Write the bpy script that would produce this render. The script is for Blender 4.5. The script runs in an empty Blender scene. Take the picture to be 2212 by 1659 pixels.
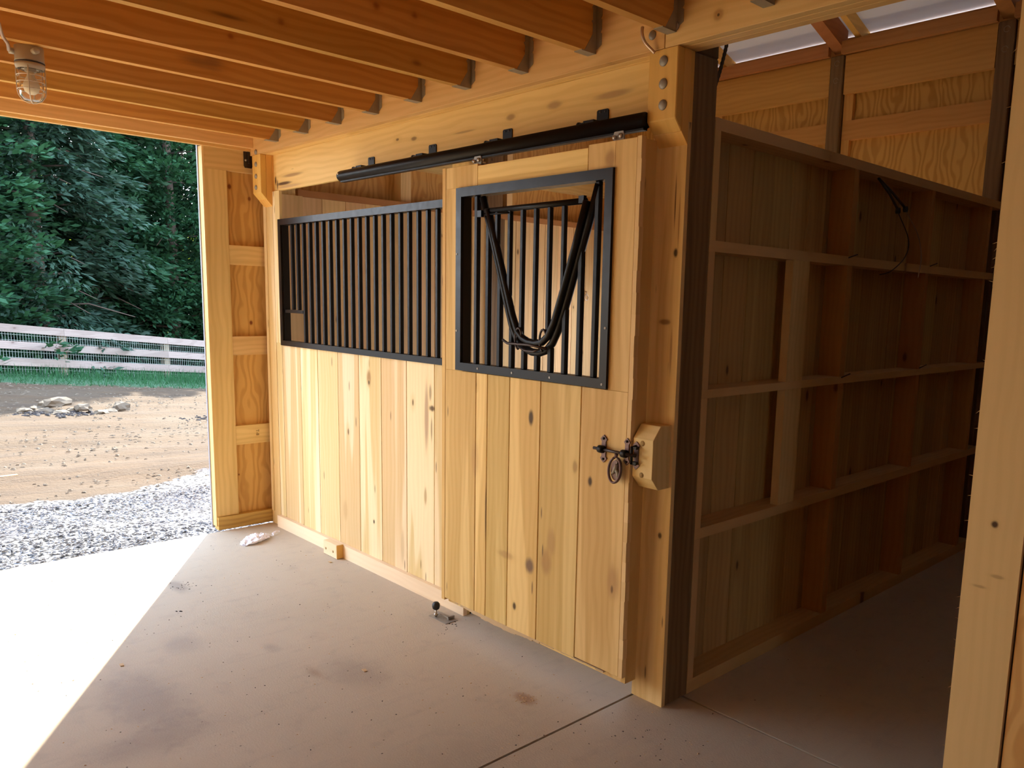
import bpy, math, random
import numpy as np
from mathutils import Vector, Matrix, Quaternion
random.seed(7)
S = bpy.context.scene
COL = S.collection
PI = math.pi

# ------------------------------------------------------------------ materials
def newmat(name):
    m = bpy.data.materials.new(name); m.use_nodes = True
    nt = m.node_tree; nt.nodes.clear()
    out = nt.nodes.new('ShaderNodeOutputMaterial')
    b = nt.nodes.new('ShaderNodeBsdfPrincipled')
    nt.links.new(b.outputs[0], out.inputs[0])
    return m, nt, b, out

class NT:
    def __init__(s, nt): s.nt = nt
    def n(s, t, **k):
        nd = s.nt.nodes.new(t)
        for a, v in k.items(): setattr(nd, a, v)
        return nd
    def set(s, sock, v):
        if isinstance(v, bpy.types.NodeSocket): s.nt.links.new(v, sock)
        elif v is not None: sock.default_value = v
    def math(s, op, a, b=None, c=None, clamp=False):
        nd = s.n('ShaderNodeMath', operation=op, use_clamp=clamp)
        s.set(nd.inputs[0], a); s.set(nd.inputs[1], b)
        if c is not None: s.set(nd.inputs[2], c)
        return nd.outputs[0]
    def vmath(s, op, a, b=None):
        nd = s.n('ShaderNodeVectorMath', operation=op)
        s.set(nd.inputs[0], a)
        if b is not None: s.set(nd.inputs[1], b)
        return nd.outputs['Value'] if op in ('LENGTH', 'DISTANCE', 'DOT_PRODUCT') else nd.outputs[0]
    def noise(s, vec, scale=1, detail=2, rough=.5, dist=0):
        nd = s.n('ShaderNodeTexNoise'); s.set(nd.inputs['Vector'], vec)
        nd.inputs['Scale'].default_value = scale; nd.inputs['Detail'].default_value = detail
        nd.inputs['Roughness'].default_value = rough; nd.inputs['Distortion'].default_value = dist
        return nd.outputs[0]
    def ramp(s, f, a, b, va=0., vb=1.):
        nd = s.n('ShaderNodeMapRange', interpolation_type='SMOOTHSTEP')
        s.set(nd.inputs[0], f); nd.inputs[1].default_value = a; nd.inputs[2].default_value = b
        nd.inputs[3].default_value = va; nd.inputs[4].default_value = vb
        return nd.outputs[0]
    def mix(s, f, a, b, blend='MIX'):
        nd = s.n('ShaderNodeMix', data_type='RGBA', blend_type=blend)
        s.set(nd.inputs[0], f)
        for sock, v in ((nd.inputs[6], a), (nd.inputs[7], b)):
            s.set(sock, (*v, 1) if isinstance(v, tuple) and len(v) == 3 else v)
        return nd.outputs[2]
    def attr(s, name):
        return s.n('ShaderNodeAttribute', attribute_name=name)
    def pos(s):
        return s.n('ShaderNodeNewGeometry').outputs['Position']

def wood(name, light, dark, knots=(), kd=.55, zone=.35, streak=.35, rings=.25, tone=.22, rough=.62, ply=False, darkstain=(.10, .045, .015), nails=False):
    m, nt, b, out = newmat(name); T = NT(nt)
    gr = T.attr('gr').outputs['Vector']; rnd = T.attr('rnd').outputs['Fac']
    warp = T.noise(T.vmath('MULTIPLY', gr, (.9, 3., 3.)), 1, 2)
    fine = T.noise(T.vmath('MULTIPLY', gr, (1.6, 46, 46)), 1, 4, .6, .3)
    zon = T.ramp(T.noise(T.vmath('MULTIPLY', gr, (.28, 6.5, 3)), 1, 2, .5, .4), .47, .53)
    wv = T.n('ShaderNodeTexWave', wave_type='BANDS', bands_direction='Y')
    T.set(wv.inputs['Vector'], T.vmath('MULTIPLY', gr, (.32, 1, 1) if not ply else (.42, 1, 1)))
    wv.inputs['Scale'].default_value = 9 if not ply else 7
    wv.inputs['Distortion'].default_value = 7 if not ply else 13
    wv.inputs['Detail'].default_value = 1.5; wv.inputs['Detail Scale'].default_value = .9 if not ply else 1.3
    wv.inputs['Detail Roughness'].default_value = .45
    w = T.ramp(wv.outputs['Fac'], .25, .95)
    f = T.math('MULTIPLY', zon, zone)
    f = T.math('MULTIPLY_ADD', fine, streak, f)
    f = T.math('MULTIPLY_ADD', w, rings, f)
    f = T.math('MULTIPLY_ADD', warp, .25, f)
    f = T.math('SUBTRACT', f, .26, clamp=True)
    col = T.mix(f, light, dark)
    # procedural knots
    if kd > 0:
        vo = T.n('ShaderNodeTexVoronoi', feature='F1', voronoi_dimensions='2D')
        T.set(vo.inputs['Vector'], T.vmath('MULTIPLY', gr, (1.9, 4.2, 0)))
        vo.inputs['Scale'].default_value = 1
        sep = T.n('ShaderNodeSeparateColor'); nt.links.new(vo.outputs['Color'], sep.inputs[0])
        gate = T.math('LESS_THAN', sep.outputs[0], kd)
        size = T.math('MULTIPLY_ADD', sep.outputs[1], .05, .022)
        d = T.math('DIVIDE', vo.outputs['Distance'], size)
        d = T.math('MULTIPLY_ADD', fine, .5, d)
        core = T.math('MULTIPLY', T.ramp(d, 1.35, .6), gate)
        halo = T.math('MULTIPLY', T.ramp(d, 3.6, 1.0), gate)
        col = T.mix(T.math('MULTIPLY', halo, .45), col, dark)
        col = T.mix(T.math('MULTIPLY', core, .8), col, darkstain)
    P = T.pos()
    for (c, r, colr, amt) in knots:
        v = T.vmath('DIVIDE', T.vmath('SUBTRACT', P, c), r)
        d = T.vmath('LENGTH', v)
        d = T.math('MULTIPLY_ADD', fine, .55, d)
        col = T.mix(T.math('MULTIPLY', T.ramp(d, 2.3, .8), amt * .4), col, dark)
        col = T.mix(T.math('MULTIPLY', T.ramp(d, 1.45, .7), amt), col, colr)
    if nails:
        vo = T.n('ShaderNodeTexVoronoi', feature='F1', voronoi_dimensions='3D')
        T.set(vo.inputs['Vector'], T.vmath('MULTIPLY', gr, (2.6, 17, 17))); vo.inputs['Scale'].default_value = 1
        col = T.mix(T.math('MULTIPLY', T.ramp(vo.outputs['Distance'], .10, .05), .7), col, (.12, .06, .03))
    hs = T.n('ShaderNodeHueSaturation'); nt.links.new(col, hs.inputs['Color'])
    T.set(hs.inputs['Value'], T.math('MULTIPLY_ADD', rnd, tone, 1 - tone / 2))
    T.set(hs.inputs['Hue'], T.math('MULTIPLY_ADD', T.math('FRACT', T.math('MULTIPLY', rnd, 7.3)), .014, .493))
    nt.links.new(hs.outputs[0], b.inputs['Base Color'])
    b.inputs['Roughness'].default_value = rough
    b.inputs['Specular IOR Level'].default_value = .25
    bp = T.n('ShaderNodeBump'); bp.inputs['Strength'].default_value = .18; bp.inputs['Distance'].default_value = .004
    T.set(bp.inputs['Height'], fine); nt.links.new(bp.outputs[0], b.inputs['Normal'])
    return m

def metal(name, col, rough=.45, met=.6, noise=.25, spec=.5):
    m, nt, b, out = newmat(name); T = NT(nt)
    n = T.noise(T.pos(), 30, 3, .6)
    c = T.mix(T.math('MULTIPLY', n, noise), col, tuple(x * .45 for x in col))
    nt.links.new(c, b.inputs['Base Color'])
    b.inputs['Metallic'].default_value = met
    T.set(b.inputs['Roughness'], T.math('MULTIPLY_ADD', n, .2, rough - .1))
    b.inputs['Specular IOR Level'].default_value = spec
    return m

def plain(name, col, rough=.7, var=.2, scale=20, trans=0., sub=None):
    m, nt, b, out = newmat(name); T = NT(nt)
    n = T.noise(T.pos(), scale, 3, .6)
    c = T.mix(T.math('MULTIPLY', n, 1.), tuple(min(1, x * (1 + var)) for x in col), tuple(x * (1 - var) for x in col))
    nt.links.new(c, b.inputs['Base Color'])
    b.inputs['Roughness'].default_value = rough
    b.inputs['Transmission Weight'].default_value = trans
    return m

M = {}
def leafmat0():
    m, nt, b, out = newmat('white_translucent_roof'); T = NT(nt)
    b.inputs['Base Color'].default_value = (.86, .86, .88, 1); b.inputs['Roughness'].default_value = .5
    tr = T.n('ShaderNodeBsdfTranslucent'); tr.inputs[0].default_value = (.80, .90, .98, 1)
    mx = T.n('ShaderNodeMixShader'); mx.inputs[0].default_value = .045  # slight translucency added so the metal roof glows under the sun
    nt.links.new(b.outputs[0], mx.inputs[1]); nt.links.new(tr.outputs[0], mx.inputs[2]); nt.links.new(mx.outputs[0], out.inputs[0])
    return m
BLK = (.035, .018, .008)
M['front'] = wood('wood_stall_front', (.82, .65, .40), (.62, .44, .19), kd=.10, zone=.75, streak=.34, rings=.12, tone=.24, nails=True, knots=[
    ((-4.059, 2.415, 1.135), (.026, .05, .055), (.36, .20, .075), .95), ((-4.060, 2.412, 1.11), (.010, .05, .014), BLK, .8), ((-4.055, 2.415, 1.22), (.006, .05, .03), (.30, .17, .06), .6),
    ((-4.02, 2.415, .297), (.009, .05, .014), BLK, .95), ((-3.49, 2.415, .98), (.02, .05, .19), (.34, .20, .13), .7), ((-3.50, 2.415, .55), (.014, .05, .05), (.30, .17, .06), .6),
    ((-3.44, 2.415, 1.03), (.028, .05, .018), (.10, .05, .02), .95), ((-3.455, 2.415, 1.11), (.012, .05, .05), (.17, .10, .05), .6), ((-3.445, 2.415, .92), (.009, .05, .07), (.17, .10, .05), .6),
    ((-4.35, 2.415, .30), (.03, .05, .07), (.48, .30, .12), .45), ((-3.72, 2.415, .22), (.02, .05, .12), (.45, .32, .14), .45)])
M['door'] = wood('wood_sliding_door', (.80, .56, .22), (.60, .37, .11), kd=.08, zone=.62, streak=.36, rings=.2, tone=.22, nails=True, knots=[
    ((-2.544, 2.30, 1.10), (.017, .05, .036), BLK, .9), ((-2.183, 2.30, .885), (.014, .05, .024), BLK, .9), ((-2.535, 2.30, .441), (.034, .05, .042), (.19, .115, .065), .95),
    ((-2.633, 2.30, .225), (.013, .05, .02), BLK, .9), ((-2.43, 2.30, .485), (.040, .05, .065), (.40, .20, .07), .6), ((-2.40, 2.30, .58), (.03, .05, .07), (.44, .24, .09), .5),
    ((-2.04, 2.30, .50), (.035, .05, .085), (.42, .23, .085), .55), ((-2.045, 2.30, .47), (.008, .05, .02), (.09, .04, .02), .7), ((-2.27, 2.30, .93), (.016, .05, .03), (.34, .18, .06), .6),
    ((-2.848, 2.30, .62), (.005, .05, .16), (.14, .07, .03), .8), ((-2.70, 2.30, .45), (.06, .05, .02), (.42, .22, .08), .5), ((-2.93, 2.30, .86), (.03, .05, .09), (.48, .27, .10), .4),
    ((-2.13, 2.30, 2.13), (.03, .05, .04), (.36, .20, .07), .7)])
M['header'] = wood('wood_header_board', (.82, .59, .24), (.60, .39, .12), kd=.10, zone=.25, streak=.4, rings=.22, tone=.1, nails=True, knots=[
    ((-5.10, 2.43, 2.302), (.12, .05, .012), (.09, .04, .018), .95), ((-5.19, 2.43, 2.30), (.010, .05, .035), (.10, .045, .02), .9), ((-4.98, 2.43, 2.345), (.16, .05, .012), (.28, .15, .07), .7), ((-5.215, 2.43, 2.33), (.014, .05, .03), (.06, .025, .01), .9),
    ((-5.02, 2.43, 2.28), (.17, .05, .010), (.42, .25, .14), .6), ((-3.62, 2.43, 2.40), (.03, .05, .012), (.20, .12, .05), .8), ((-2.86, 2.43, 2.40), (.035, .05, .016), (.33, .2, .08), .8), ((-2.58, 2.43, 2.41), (.05, .05, .018), (.36, .22, .1), .7),
    ((-2.25, 2.43, 2.40), (.11, .05, .016), (.36, .22, .1), .7), ((-3.2, 2.43, 2.38), (.09, .05, .006), (.30, .18, .07), .6)])
M['beam'] = wood('wood_header_beam', (.80, .53, .22), (.58, .33, .09), kd=.12, zone=.22, streak=.36, rings=.2, tone=.12, knots=[
    ((-1.70, 2.34, 2.55), (.022, .05, .022), (.42, .22, .07), .8), ((-1.70, 2.338, 2.55), (.006, .05, .006), BLK, .8)])
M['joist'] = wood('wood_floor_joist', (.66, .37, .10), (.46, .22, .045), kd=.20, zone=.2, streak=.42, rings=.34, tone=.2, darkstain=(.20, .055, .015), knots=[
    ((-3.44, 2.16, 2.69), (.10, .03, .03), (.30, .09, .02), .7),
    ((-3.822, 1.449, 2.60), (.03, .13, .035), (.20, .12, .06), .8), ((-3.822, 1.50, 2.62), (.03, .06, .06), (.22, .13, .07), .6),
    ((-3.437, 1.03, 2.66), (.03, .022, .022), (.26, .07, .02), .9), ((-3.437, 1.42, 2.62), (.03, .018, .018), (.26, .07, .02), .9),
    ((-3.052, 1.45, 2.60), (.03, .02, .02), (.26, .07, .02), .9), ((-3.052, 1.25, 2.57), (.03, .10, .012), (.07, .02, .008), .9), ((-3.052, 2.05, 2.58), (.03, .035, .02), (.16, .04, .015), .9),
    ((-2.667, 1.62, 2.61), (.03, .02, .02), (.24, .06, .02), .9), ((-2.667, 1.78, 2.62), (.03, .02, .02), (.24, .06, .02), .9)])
M['corbel'] = wood('wood_corbel', (.78, .46, .13), (.60, .32, .07), kd=.05, zone=.15, streak=.3, rings=.18, tone=.14)
M['fascia'] = wood('wood_post_fascia', (.80, .58, .26), (.56, .34, .11), kd=.10, zone=.4, streak=.35, rings=.2, tone=.08, nails=True, knots=[
    ((-1.893, 2.416, 1.785), (.012, .05, .018), BLK, .95), ((-1.905, 2.416, 1.97), (.0035, .05, .10), (.12, .05, .02), .9), ((-1.884, 2.416, 1.90), (.004, .05, .12), (.30, .15, .05), .8),
    ((-1.909, 2.416, .701), (.010, .05, .014), (.10, .05, .02), .9), ((-1.93, 2.416, 1.53), (.03, .05, .012), (.20, .10, .04), .8), ((-1.895, 2.416, 1.42), (.006, .05, .10), (.33, .18, .07), .7)])
M['fgpost'] = wood('wood_foreground_jamb', (.74, .50, .22), (.58, .37, .14), kd=.0, zone=.3, streak=.30, rings=.12, tone=.06, knots=[
    ((-.722, 2.416, 1.008), (.0105, .05, .0115), (.045, .022, .012), .95), ((-.70, 2.416, .86), (.02, .05, .006), (.40, .24, .1), .6), ((-.745, 2.416, .82), (.02, .05, .005), (.40, .24, .1), .6)])
M['pine'] = wood('wood_pine_framing', (.80, .57, .26), (.58, .37, .13), kd=.18, zone=.2, streak=.36, rings=.25, tone=.14)
M['trim'] = wood('wood_base_trim', (.84, .67, .44), (.66, .47, .24), kd=.05, zone=.3, streak=.3, rings=.1, tone=.06)
M['ply'] = wood('wood_plywood', (.74, .45, .15), (.52, .26, .065), kd=.05, zone=.1, streak=.25, rings=.55, tone=.08, ply=True, darkstain=(.20, .06, .02), knots=[((-5.436, 2.215, 2.285), (.05, .015, .020), (.22, .06, .02), .95), ((-5.436, 2.345, 2.22), (.05, .012, .016), (.26, .09, .03), .9), ((-5.436, 2.33, 1.40), (.05, .012, .017), (.22, .06, .02), .95), ((-5.436, 2.21, .36), (.05, .006, .008), (.22, .06, .02), .9)])
M['plyback'] = wood('wood_plywood_back', (.70, .38, .11), (.46, .21, .045), kd=.05, zone=.1, streak=.25, rings=.6, tone=.08, ply=True, darkstain=(.16, .05, .02))
M['inner'] = wood('wood_stall_liner', (.82, .56, .28), (.60, .38, .16), kd=.25, zone=.3, streak=.35, rings=.2, tone=.3)
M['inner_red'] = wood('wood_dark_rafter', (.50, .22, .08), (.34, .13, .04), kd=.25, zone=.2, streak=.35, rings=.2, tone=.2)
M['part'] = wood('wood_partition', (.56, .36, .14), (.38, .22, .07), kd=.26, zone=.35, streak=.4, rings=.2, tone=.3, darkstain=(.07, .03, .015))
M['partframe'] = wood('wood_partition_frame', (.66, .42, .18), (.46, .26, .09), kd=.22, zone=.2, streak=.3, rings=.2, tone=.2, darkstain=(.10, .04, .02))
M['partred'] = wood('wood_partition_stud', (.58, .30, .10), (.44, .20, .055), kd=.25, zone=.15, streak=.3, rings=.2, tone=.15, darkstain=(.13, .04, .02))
M['treated'] = wood('wood_treated_post', (.24, .14, .065), (.13, .07, .03), kd=.18, zone=.3, streak=.6, rings=.3, tone=.1, darkstain=(.03, .015, .01))
M['sill'] = wood('wood_treated_sill', (.62, .40, .13), (.40, .23, .07), kd=.1, zone=.2, streak=.4, rings=.5, tone=.1)
M['wallback'] = wood('wood_back_wall', (.66, .34, .10), (.48, .22, .05), kd=.30, zone=.2, streak=.35, rings=.2, tone=.16, darkstain=(.18, .06, .02))
M['fencewood'] = wood('wood_fence', (.27, .225, .20), (.16, .12, .105), kd=.5, zone=.3, streak=.4, rings=.2, tone=.15, darkstain=(.10, .06, .05))
M['fencepost'] = wood('wood_fence_post', (.22, .18, .13), (.13, .10, .07), kd=.3, zone=.3, streak=.5, rings=.3, tone=.1)
M['dark'] = plain('dark_gap', (.03, .015, .008), .9)
M['black'] = metal('black_painted_steel', (.007, .005, .004), .42, .0, .3, .22)
M['blackdull'] = metal('black_painted_frame', (.010, .0075, .006), .34, .0, .3, .25)
M['bronze'] = metal('aged_black_iron', (.05, .032, .026), .42, .5, .3)
M['iron'] = metal('wrought_iron_plate', (.17, .10, .09), .5, .4, .3)
M['galv'] = metal('galvanised_steel', (.34, .31, .27), .5, .35, .4)
M['galvdark'] = metal('galvanised_hanger', (.36, .31, .22), .6, .15, .4)
M['siding'] = metal('painted_siding_edge', (.42, .45, .58), .4, .3, .1)
M['chrome'] = metal('zinc_bolt', (.6, .56, .5), .3, .8, .2)
M['fixture'] = plain('cast_fixture_grey', (.42, .37, .30), .45, .08, 8)
M['cage'] = metal('fixture_guard', (.66, .60, .52), .4, .2, .1)
M['bulb'] = plain('white_bulb', (.85, .82, .72), .35, .02, 8)
M['roof'] = leafmat0()
M['rubber'] = plain('black_rubber', (.012, .012, .012), .5)
M['conduit'] = metal('armoured_cable', (.60, .46, .36), .35, .7, .2)
M['wire'] = plain('dark_wire', (.05, .035, .025), .6)
M['wirelight'] = plain('bare_copper_wire', (.35, .24, .16), .4)
M['meshwire'] = metal('fence_mesh_wire', (.30, .36, .34), .5, .4, .2)
M['bark'] = plain('tree_bark', (.085, .062, .048), .9, .5, 12)
M['rock'] = plain('field_rock', (.095, .073, .048), .85, .35, 9)
M['darkdebris'] = plain('dark_clods', (.025, .021, .021), .9, .4, 12)
M['chipwood'] = plain('wood_chip', (.55, .38, .20), .8, .2, 8)
M['ink'] = plain('stamp_ink', (.20, .11, .03), .8, .1)
M['chalk'] = plain('chalk_mark', (.33, .26, .18), .9, .1)
M['plug'] = plain('screw_hole_shadow', (.36, .22, .07), .8, .2)

def glassmat():
    m, nt, b, out = newmat('clear_glass')
    b.inputs['Base Color'].default_value = (.97, .95, .90, 1)
    b.inputs['Roughness'].default_value = .03; b.inputs['IOR'].default_value = 1.12
    b.inputs['Transmission Weight'].default_value = .97
    return m
M['glass'] = glassmat()
def bagmat():
    m, nt, b, out = newmat('thin_plastic_film'); T = NT(nt)
    b.inputs['Base Color'].default_value = (.92, .90, .93, 1)
    b.inputs['Roughness'].default_value = .22
    b.inputs['Transmission Weight'].default_value = .25; b.inputs['IOR'].default_value = 1.1
    return m
M['bag'] = bagmat()

M['bounceground'] = plain('pale_bounce_ground', (.42, .41, .39), .9, .2, 14)
def leafmat(name, c1, c2, trans, tc):
    m, nt, b, out = newmat(name); T = NT(nt)
    rnd = T.attr('rnd').outputs['Fac']
    c = T.mix(rnd, c1, c2)
    nt.links.new(c, b.inputs['Base Color']); b.inputs['Roughness'].default_value = .6
    b.inputs['Specular IOR Level'].default_value = .2
    tr = T.n('ShaderNodeBsdfTranslucent'); tr.inputs[0].default_value = (*tc, 1)
    mx = T.n('ShaderNodeMixShader'); mx.inputs[0].default_value = trans
    nt.links.new(b.outputs[0], mx.inputs[1]); nt.links.new(tr.outputs[0], mx.inputs[2]); nt.links.new(mx.outputs[0], out.inputs[0])
    return m
M['conifer'] = leafmat('conifer_foliage', (.030, .10, .045), (.011, .040, .020), .14, (.05, .16, .05))
M['spruce'] = leafmat('spruce_foliage', (.042, .088, .058), (.014, .036, .025), .10, (.06, .15, .07))
M['yellowleaf'] = leafmat('sunlit_leaf', (.20, .34, .03), (.08, .19, .03), .55, (.38, .52, .04))
M['grass'] = leafmat('grass_blade', (.028, .11, .042), (.014, .06, .024), .2, (.05, .18, .05))

def floormat():
    m, nt, b, out = newmat('concrete_slab'); T = NT(nt); P = T.pos()
    n1 = T.noise(P, 1.1, 4, .6, .5); n2 = T.noise(P, 9, 4, .65); n3 = T.noise(P, 140, 2, .6)
    br = T.noise(T.vmath('MULTIPLY', P, (26, 2.2, 1)), 1, 3, .6)
    col = T.mix(n1, (.54, .455, .34), (.44, .37, .27))
    col = T.mix(T.math('MULTIPLY', T.ramp(n2, .5, .75), .28), col, (.30, .25, .21))
    col = T.mix(T.math('MULTIPLY', T.ramp(br, .5, .8), .22), col, (.32, .27, .23))
    col = T.mix(T.math('MULTIPLY', T.ramp(n3, .58, .75), .18), col, (.62, .55, .48))
    vo = T.n('ShaderNodeTexVoronoi'); T.set(vo.inputs['Vector'], P); vo.inputs['Scale'].default_value = 9
    col = T.mix(T.math('MULTIPLY', T.ramp(vo.outputs['Distance'], .05, .02), .75), col, (.10, .07, .05))
    for c, r, cc, a in [((-3.25, .92, 0), (.28, .12, .5), (.19, .155, .15), .55), ((-2.93, .85, 0), (.10, .20, .5), (.22, .17, .15), .5), ((-3.70, 1.22, 0), (.10, .07, .5), (.25, .21, .19), .45),
                        ((-2.92, 1.66, 0), (.15, .10, .5), (.24, .19, .16), .5), ((-2.05, 1.55, 0), (.15, .30, .5), (.27, .21, .17), .3), ((-2.278, 2.056, 0), (.045, .028, .5), (.26, .11, .035), .85), ((-3.40, 1.50, 0), (.05, .03, .5), (.24, .19, .16), .45),
                        ((-4.47, 1.46, 0), (.11, .035, .5), (.15, .12, .10), .6), ((-3.04, 1.53, 0), (.06, .025, .5), (.29, .17, .09), .6)]:
        d = T.vmath('LENGTH', T.vmath('DIVIDE', T.vmath('SUBTRACT', P, c), r))
        d = T.math('ADD', d, T.math('MULTIPLY', T.math('SUBTRACT', n2, .5), 2.2))
        col = T.mix(T.math('MULTIPLY', T.ramp(d, 1.7, .3), a * .75), col, cc)
    nt.links.new(col, b.inputs['Base Color']); b.inputs['Roughness'].default_value = .75
    bp = T.n('ShaderNodeBump'); bp.inputs['Strength'].default_value = .25; bp.inputs['Distance'].default_value = .004
    T.set(bp.inputs['Height'], T.math('ADD', n3, br)); nt.links.new(bp.outputs[0], b.inputs['Normal'])
    return m
M['floor'] = floormat()

def groundmat():
    m, nt, b, out = newmat('yard_ground'); T = NT(nt); P = T.pos()
    sep = T.n('ShaderNodeSeparateXYZ'); nt.links.new(P, sep.inputs[0]); x = sep.outputs[0]; y = sep.outputs[1]
    n = T.noise(P, 1.6, 5, .65); nf = T.noise(P, 28, 4, .7); st = T.noise(T.vmath('MULTIPLY', P, (6, 1.1, 1)), 1, 5, .7, .6)
    dirt = T.mix(T.ramp(st, .3, .7), (.066, .036, .012), (.040, .021, .0065))
    dirt = T.mix(T.ramp(nf, .6, .72), dirt, (.085, .058, .032))
    dirt = T.mix(T.math('MULTIPLY', T.ramp(T.noise(P, .5, 3, .6), .5, .65), .5), dirt, (.068, .046, .024))
    vo = T.n('ShaderNodeTexVoronoi'); T.set(vo.inputs['Vector'], P); vo.inputs['Scale'].default_value = 55
    sc = T.n('ShaderNodeSeparateColor'); nt.links.new(vo.outputs['Color'], sc.inputs[0])
    grav = T.mix(T.ramp(sc.outputs[0], .30, .55), (.006, .006, .008), (.24, .245, .26))
    grav = T.mix(T.math('MULTIPLY', T.ramp(n, .52, .66), .6), grav, (.04, .04, .055))
    # noisy dirt-to-gravel boundary; dk, unused, masks a painted shade band on the gravel
    edge = T.math('ADD', T.math('ADD', x, T.math('MULTIPLY', y, -.0)), T.math('MULTIPLY', n, .55))
    yy = T.ramp(y, 1.9, 2.7)
    ed = T.math('ADD', edge, T.math('MULTIPLY', yy, .45))
    col = T.mix(T.ramp(ed, -6.78, -6.70), dirt, grav)
    dk = T.math('MULTIPLY', T.ramp(ed, -6.75, -6.66), T.ramp(T.math('ADD', ed, T.math('MULTIPLY', y, .17)), -6.0, -6.35))
    gz = T.math('ADD', x, T.math('MULTIPLY', n, .5))
    col = T.mix(T.ramp(gz, -15.1, -15.3), col, (.022, .072, .027))
    nt.links.new(col, b.inputs['Base Color']); b.inputs['Roughness'].default_value = .95
    bp = T.n('ShaderNodeBump'); bp.inputs['Strength'].default_value = .8; bp.inputs['Distance'].default_value = .03
    T.set(bp.inputs['Height'], T.math('ADD', nf, st)); nt.links.new(bp.outputs[0], b.inputs['Normal'])
    return m
M['ground'] = groundmat()
M['gravel'] = plain('gravel_stone', (.16, .163, .172), .9, .6, 30)

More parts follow.
